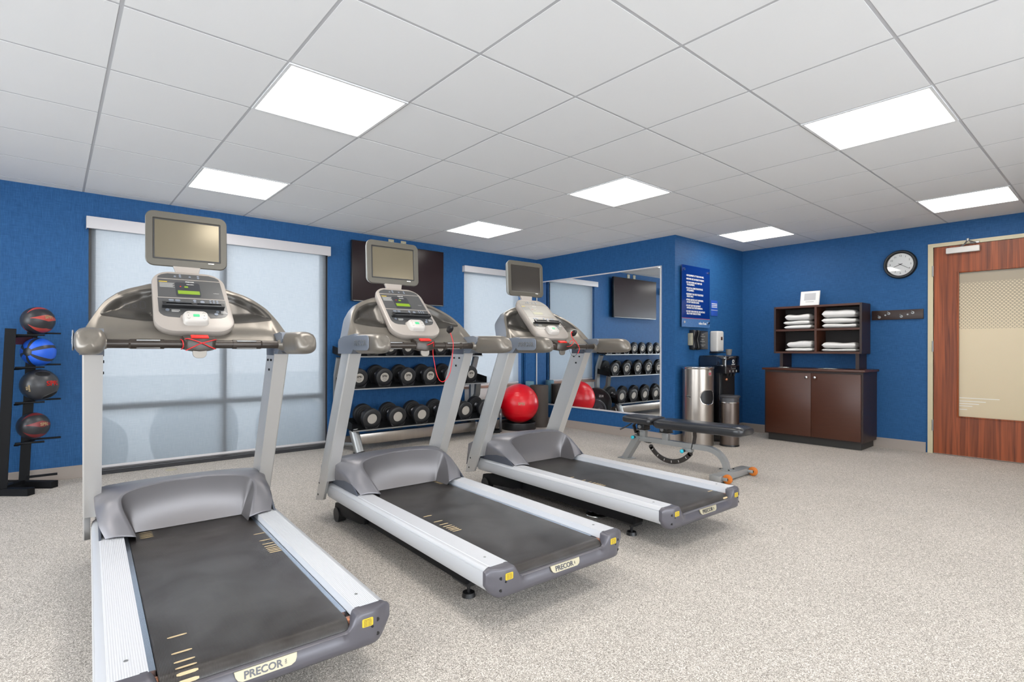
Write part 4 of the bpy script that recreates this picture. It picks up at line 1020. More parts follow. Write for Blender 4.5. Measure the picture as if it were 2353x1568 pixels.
b2_, o2_ = medball(.106, (-.272, 2.95, 1.035), 'mb_blue', Vector((-.60, -.80, 0)), 'bright blue medicine ball with a black cap, second tier', 'medicine_ball', -.12)
b3_, o3_ = medball(.117, (-.265, 2.95, .785), 'mb_black', (0, 0, 1), 'black medicine ball with moulded grip holes on the third tier', 'medicine_ball')
b4_, o4_ = medball(.099, (-.300, 2.95, .477), 'mb_maroon', Vector((-.84, -.54, .04)), 'black and dull maroon medicine ball on the lowest tier', 'medicine_ball')
ya = math.atan2(cd.y, cd.x)
def tball(s_, size, m, t, R, dx, dz, rot=0):
    def fn(v):
        c, s2 = math.cos(rot), math.sin(rot); x = v.x*c-v.y*s2+dx; y = v.x*s2+v.y*c+dz
        az = ya+x/R; el = y/R; return Vector(((R+.0012)*math.cos(el)*math.cos(az), (R+.0012)*math.cos(el)*math.sin(az), (R+.0012)*math.sin(el)))
    return text('lettering', s_, size, m, t, None, .0001, .0012, fn=fn)
tball('SPRI', .032, 'mark', b1_, .103, .072, .024)
tball('SPRI', .032, 'mark', b4_, .099, .070, .014)
tball('SPRI', .050, 'red', b3_, .117, .085, .012)
tball('8LB\n3.6KGS', .016, 'mark', b3_, .117, -.085, -.02, PI/2)
# grip holes: dark oval hollows with a raised rim
for s_, (ax_, el_) in enumerate(((.26, .84), (.80, -.78))):
    mb = MB(); n_ = 28; R_ = .117
    def sp_(a, e, r_=R_): return Vector((r_*math.cos(e)*math.cos(ya+a), r_*math.cos(e)*math.sin(ya+a), r_*math.sin(e)))
    rows = []
    for sc_, r_ in ((1.12, R_-.001), (1.05, R_+.002), (1.0, R_+.0012), (.93, R_+.0006)):
        rows.append([sp_(ax_+.62*sc_*math.cos(a)*.95, el_+.22*sc_*math.sin(a)-.25*math.cos(a)*s_*-1*.9, r_) for a in [2*PI*j/n_ for j in range(n_)]])
    mb.grid(rows, closed=True); mb.build('grip_rim', 'mb_black', o3_.parent, ang=60)
    mb = MB(); mb.patch([(math.cos(2*PI*j/n_), math.sin(2*PI*j/n_)) for j in range(n_)], lambda u_, v_: sp_(ax_+.62*.95*u_*.95, el_+.22*.95*v_-.25*u_*s_*-1*.9, R_+.0009), 6)
    mb.build('grip_hollow', 'ink_black', o3_.parent, ang=60) if 'ink_black' in M else mb.build('grip_hollow', mat('deep_black', (6, 6, 7), .8), o3_.parent, ang=60)

# ================================================================ WEIGHT BENCH
def make_bench():
    O = (4.07, -.30, 0); t = thing('weight_bench', 'flat adjustable weight bench with black pads and orange wheels', 'weight bench', O)
    def B(mb, nm, m, par=t, **k): return loc(mb, O).build(nm, m, par, **k)
    cx = 4.07
    def pad(y0, y1, w0, w1, z0, z1, nm, dz=0):
        rings = []; n_ = 22; Ln = y1-y0
        for i in range(n_+1):
            q = i/n_; y = y0+Ln*q; w_ = lerp(w0, w1, q); e = min(1, min(q, 1-q)*Ln/.035); e = math.sqrt(max(0, 1-(1-e)**2)); e = .12+.88*e
            h = (z1-z0)/2*lerp(.55, 1, e); zc = (z0+z1)/2+dz*q
            rings.append([(cx+a*(w_/2-(1-e)*.03)/.5, y, zc+b*h/.5) for a, b in rrect(1, 1, .30, 5)])
        return B(MB().loft(rings), nm, 'vinyl', ang=60)
    seat = pad(.415, .745, .29, .25, .362, .434, 'seat_pad', -.0)
    back = pad(-.435, .392, .235, .285, .354, .440, 'back_pad', -.012)
    def seam(pts, par): B(MB().tube(pts, .0016, 6), 'seam', 'black', par)
    seam([(cx-.118, -.345, .395), (cx-.105, -.345, .434), (cx, -.34, .4385), (cx+.105, -.345, .434), (cx+.118, -.345, .395)], back)
    seam([(cx-.1, .47, .433), (cx, .465, .4335), (cx+.1, .47, .433)], seat)
    # frame
    sec = [(-.022, -.024), (.022, -.024), (.022, .024), (-.022, .024)]
    pts = [(cx, .69, .215), (cx, .2, .215), (cx, -.02, .215), (cx, -.06, .215)]
    pts += [(cx, -.06-.19*math.sin(a), .235-.17*(1-math.cos(a))-.02*(1-a/(PI/2))) for a in [PI/2*k/12 for k in range(1, 13)]]
    B(MB().sweep(pts, sec, up=(1, 0, 0)), 'main_beam', 'benchgrey', ang=40)
    B(MB().box(cx-.05, cx+.05, -.30, -.20, .060, .067, .002), 'base_plate', 'benchgrey')
    for dx in (-.04, .04):
        for dy in (-.29, -.215): B(MB().cyl((cx+dx, dy, .067), (cx+dx, dy, .074), .008, n=6), 'bolt', 'black')
    base = B(MB().box(3.80, 4.34, -.335, -.245, .010, .060, .003), 'wheel_base', 'benchgrey')
    for xw in (3.855, 4.285):
        wl = B(MB().lathe([(.012, -.014), (.030, -.014), (.036, -.010), (.038, 0), (.036, .010), (.030, .014), (.012, .014), (.012, -.014)], (xw, -.372, .038), 32, 'X'), 'wheel', 'orange', base, ang=40)
        B(MB().cyl((xw-.020, -.372, .038), (xw+.020, -.372, .038), .010, n=12), 'axle', 'black', wl)
        for dx in (-.024, .018): B(MB().box(xw+dx, xw+dx+.006, -.38, -.335, .024, .050, .002), 'wheel_bracket', 'benchgrey', base)
    # rear leg
    B(MB().sweep([(cx, .63, .235), (cx, .775, .010)], [(-.030, -.034), (.030, -.034), (.030, .034), (-.030, .034)], up=(1, 0, 0)), 'rear_leg', 'benchgrey')
    B(MB().box(cx-.055, cx+.055, .70, .84, 0, .008, .002), 'foot_plate', 'benchgrey')
    # pivot posts under pads
    for yc in (.575, .33):
        pb = B(MB().box(cx-.022, cx+.022, yc-.03, yc+.03, .235, .30, .002), 'pivot_post', 'benchgrey')
        B(MB().box(cx-.055, cx+.055, yc-.045, yc+.045, .298, .304, .001), 'pivot_plate', 'zinc', pb)
        B(MB().box(cx-.05, cx+.05, yc-.04, yc+.04, .304, .362, .008), 'bearing_block', 'black', pb)
        B(MB().cyl((cx-.062, yc+.005, .333), (cx-.048, yc+.005, .333), .017, n=24), 'pivot_cap', 'zinc', pb)
    # adjuster arcs with slots
    def arc(cy, cz, r0, r1, a0, a1, nm, slots):
        P = [(cx-.006, cy+r1*math.cos(a), cz+r1*math.sin(a)) for a in [a0+(a1-a0)*k/24 for k in range(25)]]+[(cx-.006, cy+r0*math.cos(a), cz+r0*math.sin(a)) for a in [a1+(a0-a1)*k/24 for k in range(25)]]
        # rounded ends
        o = B(MB().prism(P, (.012, 0, 0), .003, 2), nm, 'arcblack', ang=40)
        for q in slots:
            a = a0+(a1-a0)*q; rm = (r0+r1)/2; mt = Matrix.Translation((cx, cy+rm*math.cos(a), cz+rm*math.sin(a)))@Matrix.Rotation(a, 4, 'X')
            B(MB().box(-.0068, .0068, -.010, .010, -.003, .003, .001, mtx=mt), 'slot', 'white', o, smooth=False)
        for a in (a0, a1): B(MB().cyl((cx-.006, cy+(r0+r1)/2*math.cos(a), cz+(r0+r1)/2*math.sin(a)), (cx+.006, cy+(r0+r1)/2*math.cos(a), cz+(r0+r1)/2*math.sin(a)), (r1-r0)/2, n=24), 'arc_end', 'arcblack', o)
        return o
    arc(.285, .300, .232, .275, math.radians(-142+0), math.radians(-36), 'adjuster_arc', (.12, .30, .46, .62, .78, .94))
    B(MB().sweep([(cx, .045, .36), (cx, .04, .30), (cx, .055, .21), (cx, .08, .15)], [(-.004, -.024), (.004, -.024), (.004, .024), (-.004, .024)], up=(1, 0, 0)), 'adjuster_strut', 'arcblack')
    arc(.52, .33, .115, .150, math.radians(-100), math.radians(-20), 'seat_arc', (.15, .35, .55))
    B(MB().sweep([(cx, .66, .36), (cx, .69, .33), (cx, .66, .26)], [(-.006, -.018), (.006, -.018), (.006, .018), (-.006, .018)], up=(1, 0, 0)), 'seat_strut', 'arcblack')
    for y, z in ((.128, .168), (.655, .225)):
        B(MB().cyl((cx-.03, y, z), (cx-.055, y, z), .011, n=16).build('x', 'black') and MB().cyl((cx-.012, y, z), (cx-.05, y, z), .012, n=16), 'pin_collar', 'black')
        B(MB().lathe([(0, -.018), (.010, -.018), (.016, -.010), (.017, 0), (.014, .008), (0, .010)], (cx-.062, y, z), 24, 'X'), 'pull_knob', 'teal', ang=60)
    for o in [o for o in bpy.data.objects if o.name == 'x' or o.name.startswith('x.')]: bpy.data.objects.remove(o)
    B(MB().box(cx-.026, cx+.026, .06, .15, .160, .192, .006), 'pin_housing', 'benchgrey')
    B(MB().tube([(cx-.02, .70, .35), (cx-.06, .73, .32), (cx-.10, .775, .290)], .007, 10), 'seat_lever', 'black')
    return t
make_bench()

# ================================================================ RETURN WALL: SIGNS AND DISPENSERS
Y0 = RY-.030
t = thing('rules_sign', 'tall glossy navy sign of fitness room rules with white writing', 'sign', (5.515, RY, 1.32))
O_ = (5.515, RY, 1.32)
pn = loc(MB().box(5.213, 5.818, Y0, Y0+.006, 1.32, 2.027, .001), O_).build('sign_panel', 'signblue', t, smooth=False)
loc(MB().box(5.213, 5.818, Y0-.0008, Y0, 1.32, 1.418), O_).build('footer_band', 'signblue2', pn, smooth=False)
loc(MB().box(5.213, 5.818, Y0-.0012, Y0, 1.418, 1.424), O_).build('divider_line', 'redline', pn, smooth=False)
for x in (5.25, 5.778):
    for z in (1.375, 1.975): loc(MB().cyl((x, Y0-.014, z), (x, RY-.0005, z), .014, n=20), O_).build('standoff', 'chrome', t)
lines = [('\u2022USE EQUIPMENT AT YOUR OWN RISK.', 1.912), ('\u2022IMPROPER USE CAN RESULT IN INJURY.', 1.872), ('\u2022NO ONE UNDER AGE 18 MAY USE', 1.832), ('  THE EQUIPMENT.', 1.806), ('\u2022FOLLOW ALL DIRECTIONS FOR USE', 1.766), ('  OF EQUIPMENT.', 1.740), ('\u2022EQUIPMENT FOR USE BY REGISTERED', 1.698), ('  GUESTS ONLY.', 1.672), ('\u2022FITNESS CENTER IS NOT SUPERVISED.', 1.632), ('  DO NOT EXERCISE ALONE.', 1.606), ('\u2022DO NOT USE THIS EQUIPMENT', 1.566), ("  WITHOUT DOCTOR'S PERMISSION.", 1.540), ('\u2022DO NOT OVER EXERCISE. DISCONTINUE', 1.500), ('  USE AT FIRST SIGNS OF STRESS.', 1.474)]
for s_, z in lines:
    text('lettering', s_, .027, 'paper', pn, frame((5.300-O_[0], Y0-.0006-O_[1], z-O_[2]), (1, 0, 0), (0, 0, 1)), .0003, .0008, 'LEFT', sx=.80)
text('lettering', 'rules of use.', .042, 'paper', pn, frame((5.745-O_[0], Y0-.0014-O_[1], 1.368-O_[2]), (1, 0, 0), (0, 0, 1)), .0003, .001, 'RIGHT', sx=.85)
O_ = (5.972, RY, 1.472); t = thing('wall_notice', 'small blue notice with white lines right of the tall rules sign', 'notice', O_)
pn = loc(MB().box(5.893, 6.050, RY-.006, RY-.0005, 1.472, 1.664, .001), O_).build('notice_panel', 'smallsign', t)
mb = MB()
for k in range(3): mb.box(5.907, 6.034, RY-.0075, RY-.0055, 1.616-k*.020, 1.625-k*.020)
loc(mb, O_).build('lettering', 'paper', pn, smooth=False)
loc(MB().box(5.893, 6.050, RY-.0075, RY-.0055, 1.541, 1.545), O_).build('divider_line', 'paper', pn, smooth=False)
# black holder plate
O_ = (5.65, RY, 1.06); t = thing('wall_holder', 'black wall plate with two curved holders below the rules sign', 'wall holder', O_)
pn = loc(MB().box(5.42, 5.812, RY-.012, RY-.0005, 1.062, 1.285, .002), O_).build('back_plate', 'face_dark', t)
for k, x in enumerate((5.40, 5.49)):
    P = [(x, y, z) for y, z in [(RY-.012, 1.285), (RY-.06, 1.290), (RY-.085, 1.27), (RY-.075, 1.22), (RY-.062, 1.18), (RY-.075, 1.12), (RY-.082, 1.08), (RY-.06, 1.055), (RY-.012, 1.058)]]
    loc(MB().prism(P, (.055, 0, 0), .010, 3), O_).build('holder_clip', 'black', t, ang=50)
loc(MB().box(5.386, 5.396, RY-.060, RY-.0005, 1.11, 1.25, .002), O_).build('side_strip', 'beige', t)
for k, (s_, z) in enumerate((("Don't", 1.24), ('be temporary.', 1.218), ("Don't", 1.18), ('be forgotten.', 1.158), ('please return when done', 1.118), ('thank you', 1.104))):
    text('lettering', s_, .020 if k < 4 else .012, 'greyink', pn, frame((5.69-O_[0], RY-.0125-O_[1], z-O_[2]), (1, 0, 0), (0, 0, 1)), .0003, .0002)
# sanitizer dispenser
O_ = (5.945, RY, 1.02); t = thing('soap_dispenser', 'white wall-mounted hand sanitizer dispenser above the black water cooler', 'dispenser', O_)
dsp = loc(MB().box(5.868, 6.022, RY-.105, RY-.0005, 1.035, 1.285, .018, 4), O_).build('housing', 'white', t, ang=50)
loc(MB().box(5.945, 5.985, RY-.1062, RY-.100, 1.175, 1.215, .001), O_).build('sight_window', 'espresso', dsp)
loc(MB().box(5.862, 6.030, RY-.118, RY-.0005, 1.018, 1.030, .003), O_).build('drip_tray', 'black', t)

# ================================================================ STEEL WIPES CAN
CX_, CY_, CR = 5.292, .725, .166
O_ = (CX_, CY_, 0); t = thing('wipes_dispenser', 'tall shiny stainless steel can with a dark oval opening', 'steel can', O_)
body = MB().lathe([(0, 0.004), (CR-.004, .004), (CR, .010), (CR, .845), (CR-.002, .848)], n=72).build('body', 'steel', t, ang=30)
MB().lathe([(CR-.012, .848), (CR+.004, .848), (CR+.006, .852), (CR+.006, .866), (CR+.002, .872), (CR-.02, .874), (0, .866)], n=72).build('lid', 'chrome', t, ang=30)
ya_ = math.atan2(-2.48-CY_, -.2-CX_)
def oncyl(a, z, off=.001): return Vector(((CR+off)*math.cos(ya_+a/CR), (CR+off)*math.sin(ya_+a/CR), z))
ov = [(a, b) for a, b in rrect(.185, .155, .072, 8, .118, .540)]
mb = MB(); mb.patch(ov, lambda a, b: oncyl(a, b, .0012), 8); mb.build('opening', 'black', body, ang=60)
mb = MB(); rows = [[oncyl(.118+(a-.118)*k, .540+(b-.540)*k, off) for a, b in ov] for k, off in ((.97, .0015), (1.0, .004), (1.06, .004), (1.08, 0.0))]
mb.grid(rows, closed=True); mb.build('opening_rim', 'chrome', body, ang=60)
mb = MB(); mb.patch([(a, b) for a, b in ((.115, .79), (.160, .79), (.160, .84), (.138, .855), (.115, .84))], lambda a, b: oncyl(a, b-.015, .001), 2); mb.build('warning_label', 'lightgrey_disc', body)
mb = MB(); mb.patch([(a, b) for a, b in ((.120, .795), (.155, .795), (.155, .825), (.120, .825))], lambda a, b: oncyl(a, b-.012, .0014), 2); mb.build('label_print', 'redline', body)
for k, (a, s_) in enumerate(((-.112, .012),)):
    p = oncyl(a, .545, .0); nrm = Vector((p.x, p.y, 0)).normalized(); q = p+nrm*.004
    MB().cyl(p, q, .016, n=20).build('lock_plate', 'zinc', body); tg = Vector((-nrm.y, nrm.x, 0))
    MB().box(-.022, .022, -.004, .004, -.006, .006, .001, mtx=frame(q+nrm*.003, tg, (0, 0, 1))).build('latch_handle', 'gun', body)
    MB().cyl(oncyl(-.085, .54, 0), oncyl(-.085, .54, .003), .006, n=14).build('lock', 'black', body)
mb = MB(); rows = [[oncyl(-.075, z, .0006), oncyl(-.0735, z, .0006)] for z in [.01+.834*k/10 for k in range(11)]]; mb.grid(rows); mb.build('door_seam', 'gun', body)

# ================================================================ WATER COOLER, CUPS, BIN
O_ = (5.775, .735, 0); t = thing('water_cooler', 'black floor-standing water cooler in the corner beside the steel can', 'water cooler', O_)
x0, x1, yf, yk = 5.612, 5.942, .565, .895
loc(MB().box(x0, x1, yf+.075, yk, .012, .80, .006), O_).build('cabinet', 'cooler_side', t)
hd = loc(MB().box(x0, x1, yf, yk, .785, .992, .012, 3), O_).build('head', 'cooler_side', t)
loc(MB().box(x0+.02, x1-.02, yf+.012, yf+.075, .08, .47, .01).box(x0+.03, x1-.03, yf+.05, yf+.078, .47, .79), O_).build('front_panel', 'black', t)
for k, x in enumerate((5.70, 5.777, 5.855)): loc(MB().cyl((x, yf+.03, .785), (x, yf+.03, .755), .018, .009, n=18), O_).build('tap_nozzle', 'black', t); loc(MB().box(x-.010, x+.010, yf-.002, yf+.003, .80, .825, .003), O_).build('button', 'greyink', hd)
loc(MB().sphere((5.66, yf+.02, .72), .016), O_).build('tap_button', 'copper', t)
loc(MB().lathe([(.014, -.001), (.022, -.001), (.022, .001), (.014, .001), (.014, -.001)], (5.777, yf-.002, .925), 24, 'Y'), O_).build('emblem', 'paper', hd)
loc(MB().box(5.771, 5.783, yf-.003, yf-.001, .942, .956), O_).build('emblem', 'cooler_side', hd)
text('lettering', 'AVALON', .018, 'paper', hd, frame((5.777-O_[0], yf-.001-O_[1], .890-O_[2]), (1, 0, 0), (0, 0, 1)), .0003, .0004)
mb = MB()
for k in range(5): mb.box(5.735+k*.022, 5.743+k*.022, yf-.0015, yf, .838, .843)
mb.box(5.725, 5.745, yf-.0015, yf, .856, .860); loc(mb, O_).build('lettering', 'greyink', hd, smooth=False)
t = thing('cup_stack', 'short smoke-grey stack of cups on top of the black water cooler', 'cup stack', (5.86, .66, .992))
for k in range(3): MB().lathe([(.026, 0.0), (.028, .0), (.036, .052), (.0375, .053), (.0375, .055), (.034, .055), (.027, .004), (.0, .004)], (0, 0, .0045+k*.007), 32).build('cup', 'smoke', t, ang=30)
BX_, BY_ = 5.500, .465
t = thing('waste_bin', 'dark stainless pedal bin with a black lid in front of the cooler', 'bin', (BX_, BY_, 0))
bo = MB().lathe([(0, .016), (.096, .016), (.100, .020), (.100, .478), (.0, .478)], n=64).build('body', 'bin_steel', t, ang=30) if 'bin_steel' in M else None
if bo is None:
    M['bin_steel'] = mat('dark_brushed_steel', (120, 110, 104), .3, .95)
    bo = MB().lathe([(0, .016), (.096, .016), (.100, .020), (.100, .478), (.0, .478)], n=64).build('body', 'bin_steel', t, ang=30)
MB().lathe([(0, 0), (.102, 0), (.104, .004), (.102, .018), (0, .018)], n=64).build('base_ring', 'black', t, ang=30)
MB().lathe([(.097, .474), (.1025, .476), (.1025, .486), (.097, .488)], n=64).build('rim_band', 'chrome', t, ang=30)
MB().lathe([(.0, .486), (.098, .486), (.100, .53), (.108, .536), (.112, .548), (.106, .556), (.08, .552), (0, .548)], n=64).build('lid', 'gun', t, ang=30)

# ================================================================ TOWEL CABINET
FX = 6.235
O_ = (6.46, -.105, 0); t = thing('towel_cabinet', 'espresso brown base cabinet with two doors and round silver knobs', 'cabinet', O_)
ya0, ya1 = -.608, .412
mb = MB(); mb.box(FX+.012, DX-.002, ya0, ya0+.02, .078, .825).box(FX+.012, DX-.002, ya1-.02, ya1, .078, .825).box(FX+.012, DX-.002, ya0+.02, ya1-.02, .078, .10).box(DX-.02, DX-.002, ya0+.02, ya1-.02, .10, .825)
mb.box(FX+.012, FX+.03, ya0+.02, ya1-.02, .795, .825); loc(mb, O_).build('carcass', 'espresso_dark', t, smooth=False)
loc(MB().box(FX+.045, DX-.002, ya0+.03, ya1-.03, 0, .078), O_).build('toe_kick', 'toekick', t, smooth=False)
loc(MB().box(FX-.02, DX-.002, ya0-.022, ya1+.022, .825, .848, .002), O_).build('worktop', 'espresso', t)
ym = -.105
for a, b_, ky in ((ya0+.018, ym-.0015, ym-.042), (ym+.0015, ya1-.018, ym+.045)):
    d = loc(MB().box(FX-.004, FX+.014, a, b_, .092, .800, .002), O_).build('door', 'espresso', t)
    kb = loc(MB().lathe([(0, 0), (.010, -.001), (.016, -.006), (.016, -.012), (.006, -.018), (.006, -.026), (0, -.026)], (FX-.004-.026, ky, .752), 24, mtx=Matrix(((0, 0, -1), (0, 1, 0), (1, 0, 0)))), O_).build('knob', 'chrome', d, ang=50)
# hutch
O_ = (6.57, -.085, .848); t = thing('towel_hutch', 'open espresso brown four-cubby shelf standing on the base cabinet', 'shelf unit', O_)
hx0, hx1, hy0, hy1, hz0, hz1 = 6.415, DX-.004, -.545, .380, 1.018, 1.572; th = .022
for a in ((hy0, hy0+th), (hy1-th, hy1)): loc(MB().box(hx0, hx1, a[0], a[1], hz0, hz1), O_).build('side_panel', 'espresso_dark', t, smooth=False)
for z in (hz0, 1.281, hz1-th): loc(MB().box(hx0 if z != 1.281 else hx0+.004, hx1, hy0+th, hy1-th, z, z+th), O_).build('shelf_board', 'espresso', t, smooth=False)
for z0_, z1_ in ((hz0+th, 1.281), (1.281+th, hz1-th)): loc(MB().box(hx0, hx1, -.095, -.072, z0_, z1_), O_).build('divider', 'espresso', t, smooth=False)
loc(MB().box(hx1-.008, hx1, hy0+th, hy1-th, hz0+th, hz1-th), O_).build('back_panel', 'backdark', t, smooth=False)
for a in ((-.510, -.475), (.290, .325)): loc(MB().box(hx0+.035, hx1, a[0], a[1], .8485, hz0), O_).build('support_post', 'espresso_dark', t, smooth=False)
# towels
def towel(w_, h_, d_, seed):
    rnd = random.Random(seed); mb = MB(); rings = []
    n_ = 26
    for i in range(n_+1):
        q = i/n_; x = -w_/2+w_*q; e = math.sqrt(max(0, 1-(1-min(1, min(q, 1-q)*w_/.030))**2)); e = .25+.75*e
        hh = h_*(1+.10*math.sin(3*q+seed)+.04*math.sin(9*q+seed*2)); rg = []
        for a, b in rrect(1, 1, .42, 6):
            fold = .10*math.sin(8*b+seed)*abs(a)
            rg.append((d_*(a+fold*.25)*lerp(.94, 1, e), x, h_*.5+(hh*b)*e+(h_*.5*(hh/h_-1))))
        rings.append(rg)
    mb.loft(rings); return mb
spots = [('upper left cubby', .130, 1.303, [('top', .078, .275), ('middle', .050, .29), ('bottom', .050, .300)]), ('upper right cubby', -.312, 1.303, [('top', .086, .335), ('middle', .060, .345), ('bottom', .056, .340)]),
         ('lower left cubby', .110, 1.040, [('top', .082, .275), ('bottom', .042, .30)]), ('lower right cubby', -.310, 1.040, [('top', .074, .335), ('bottom', .036, .345)])]
k = 0
for nm, yc, z, lst in spots:
    zz = z
    for pos, h_, w_ in lst[::-1]:
        k += 1; rnd = random.Random(k)
        tw = towel(w_, h_*.94, .20, k); dyy = rnd.uniform(-.008, .008)
        o = tw.build('folded_towel', 'towel', None, ang=80); o.location = (6.535+rnd.uniform(-.008, .004), yc+dyy, zz+.0015)
        lo = min(v.co.z for v in o.data.vertices); hi = max(v.co.z for v in o.data.vertices)
        for v in o.data.vertices: v.co.z -= lo
        tag(o, 'folded white towel, %s of the stack in the %s of the brown shelf' % (pos, nm), 'towel', 'folded towels in the brown shelf')
        zz += (hi-lo)+.0015
for (y, w_, lab) in ((.235, .09, 'small flat white paper at the left on the brown cabinet top'), (-.235, .16, 'larger flat white paper at the right on the brown cabinet top')):
    mb = MB(); rows = []
    for i in range(13):
        rows.append([(-.06+.12*j/10+.006*math.sin(i*1.7), -w_/2+w_*i/12+.005*math.sin(j*2.1), .003+.005*abs(math.sin(i*.9+j*.7))*math.sin(PI*i/12)) for j in range(11)])
    mb.grid(rows); o = mb.build('paper_napkin', 'paper', None, ang=60); o.location = (6.34, y, .848); tag(o, lab, 'napkin', 'white papers on the cabinet top')
    md = o.modifiers.new('thickness', 'SOLIDIFY'); md.thickness = .001; md.offset = 1
# frame sign on the hutch
O_ = (6.50, .01, 1.572); t = thing('tabletop_sign', 'small white framed notice leaning back on top of the brown shelf', 'sign', O_, math.radians(0))
rot = Matrix.Translation((6.49-O_[0], 0, 0))@Matrix.Rotation(math.radians(12), 4, 'Y')
MB().box(-.004, .004, -.105, .105, .001, .176, .002, mtx=rot).build('acrylic_holder', 'white', t)
sh = MB().box(-.0052, -.0042, -.097, .097, .008, .168, mtx=rot).build('sheet', 'paper', t, smooth=False)
MB().box(-.0058, -.0053, -.062, .062, .065, .150, mtx=rot).build('printed_panel', 'grid', sh, smooth=False)
MB().box(-.0058, -.0053, -.045, .045, .044, .050, mtx=rot).build('lettering', 'greyink', sh, smooth=False)
MB().box(0, .05, -.105, .105, 0, .004, .001).build('stand_foot', 'white', t)

# ================================================================ COAT HOOKS, CLOCK
O_ = (DX, -.793, 1.438); t = thing('coat_rack', 'dark wooden wall board with four silver coat hooks beside the door', 'coat rack', O_)
bd = loc(MB().box(DX-.02, DX-.0005, -1.025, -.562, 1.388, 1.490, .003), O_).build('board', 'espresso_dark', t)
for y, z in ((-.635, 1.418), (-.722, 1.455), (-.835, 1.420), (-.935, 1.455)):
    h = loc(MB().cyl((DX-.020, y, z), (DX-.026, y, z), .014, n=20).tube([(DX-.024, y, z), (DX-.05, y, z-.002), (DX-.062, y, z+.010), (DX-.066, y, z+.020)], [.005, .004, .004, .0055], 12), O_).build('hook', 'zinc', bd, ang=50)
for y in (-.690, -.890): loc(MB().cyl((DX-.020, y, 1.438), (DX-.0225, y, 1.438), .008, n=16), O_).build('screw_cap', 'zinc', bd)
O_ = (DX, -.823, 1.975); t = thing('wall_clock', 'round white clock with a thick black rim beside the door frame', 'clock', O_)
mx_ = Matrix(((0, 0, -1), (0, 1, 0), (1, 0, 0)))
MB().lathe([(.118, .006), (.120, .030), (.128, .040), (.142, .040), (.150, .030), (.152, .016), (.150, .0005), (.02, .0005), (.02, .006), (.118, .006)], (0, 0, 0), 64, mtx=mx_).build('rim', 'black', t, ang=40)
dl = MB().lathe([(0, .010), (.119, .010), (.119, .0125), (0, .0125)], (0, 0, 0), 64, mtx=mx_).build('dial', 'dialwhite', t, ang=30)
for h in range(1, 13):
    a = 2*PI*h/12; text('lettering', str(h), .026, 'ink', dl, frame((-.0128, -.092*math.sin(a), .092*math.cos(a)), (0, -1, 0), (0, 0, 1)), .0002)
def hand(a_deg, L_, w_, off): 
    a = math.radians(a_deg); d = Vector((0, -math.sin(a), math.cos(a))); s_ = Vector((0, -math.cos(a), -math.sin(a)))
    m_ = MB(); P = [Vector((-off, 0, 0))-d*.02+s_*w_, Vector((-off, 0, 0))-d*.02-s_*w_, Vector((-off, 0, 0))+d*L_-s_*w_*.6, Vector((-off, 0, 0))+d*L_+s_*w_*.6]; m_.prism(P, (-.001, 0, 0)); return m_
hand(248, .066, .0032, .015).build('hour_hand', 'ink', t, smooth=False); hand(122, .090, .0024, .017).build('minute_hand', 'ink', t, smooth=False)
MB().cyl((-.0125, 0, 0), (-.0195, 0, 0), .006, n=16).build('hub', 'ink', t)
MB().lathe([(0, .031), (.119, .031), (.119, .0325), (0, .0325)], (0, 0, 0), 64, mtx=mx_).build('lens', 'glass', t)

# ================================================================ DOOR
dy0, dy1, dzt = DO
mb = MB()
fy = -1.062
mb.box(DX-.018, DX+.145, dy1-.0, fy, 0, 2.152).box(DX-.018, DX+.145, -2.11, dy0, 0, 2.152).box(DX-.018, DX+.145, dy0, dy1, dzt, 2.152)
struct('trim_5', mb, 'jamb', smooth=False)
door = MB(); gx0, gx1 = DX-.012, DX+.032; g = (-1.85, -1.298, .386, 1.848); D = (dy0+.004, dy1-.006, .008, dzt-.004)
door.box(gx0, gx1, g[1], D[1], D[2], D[3]).box(gx0, gx1, D[0], g[0], D[2], D[3]).box(gx0, gx1, g[0], g[1], D[2], g[2]).box(gx0, gx1, g[0], g[1], g[3], D[3])
do = struct('door_1', door, 'wood', smooth=False)
mb = MB()
for a in ((g[0], g[0]+.014, g[2], g[3]), (g[1]-.014, g[1], g[2], g[3]), (g[0]+.014, g[1]-.014, g[2], g[2]+.014), (g[0]+.014, g[1]-.014, g[3]-.014, g[3])): mb.box(gx0-.006, gx0+.012, *a, .003)
mb.build('glazing_bead', 'wood', do)
# frosted glass: film pattern procedural
m = mat('frosted_film_glass', (214, 202, 176), .35); M['film'] = m; nt = m.node_tree; N = nt.nodes; L = nt.links; b = N['Principled BSDF']; tc = N.new('ShaderNodeTexCoord')
sx_ = N.new('ShaderNodeSeparateXYZ'); L.new(tc.outputs['Object'], sx_.inputs[0])
def mth(op, a, bb=None):
    q = N.new('ShaderNodeMath'); q.operation = op
    for i, x in enumerate((a, bb)):
        if x is None: continue
        if isinstance(x, (int, float)): q.inputs[i].default_value = x
        else: L.new(x, q.inputs[i])
    return q.outputs[0]
yy, zz_ = sx_.outputs[1], sx_.outputs[2]
py, pz = .030, .034
def dots(oy, oz):
    a = mth('SUBTRACT', mth('FRACT', mth('DIVIDE', mth('ADD', yy, oy+10), py)), .5); c = mth('SUBTRACT', mth('FRACT', mth('DIVIDE', mth('ADD', zz_, oz+10), pz)), .5)
    return mth('ADD', mth('MULTIPLY', a, a), mth('MULTIPLY', mth('MULTIPLY', c, c), 2.2))
dmin = mth('MINIMUM', dots(0, 0), dots(py/2, pz/2))
thr = N.new('ShaderNodeMapRange'); thr.inputs[1].default_value = 1.72; thr.inputs[2].default_value = 1.24; thr.inputs[3].default_value = .06; thr.inputs[4].default_value = .17; L.new(zz_, thr.inputs[0])
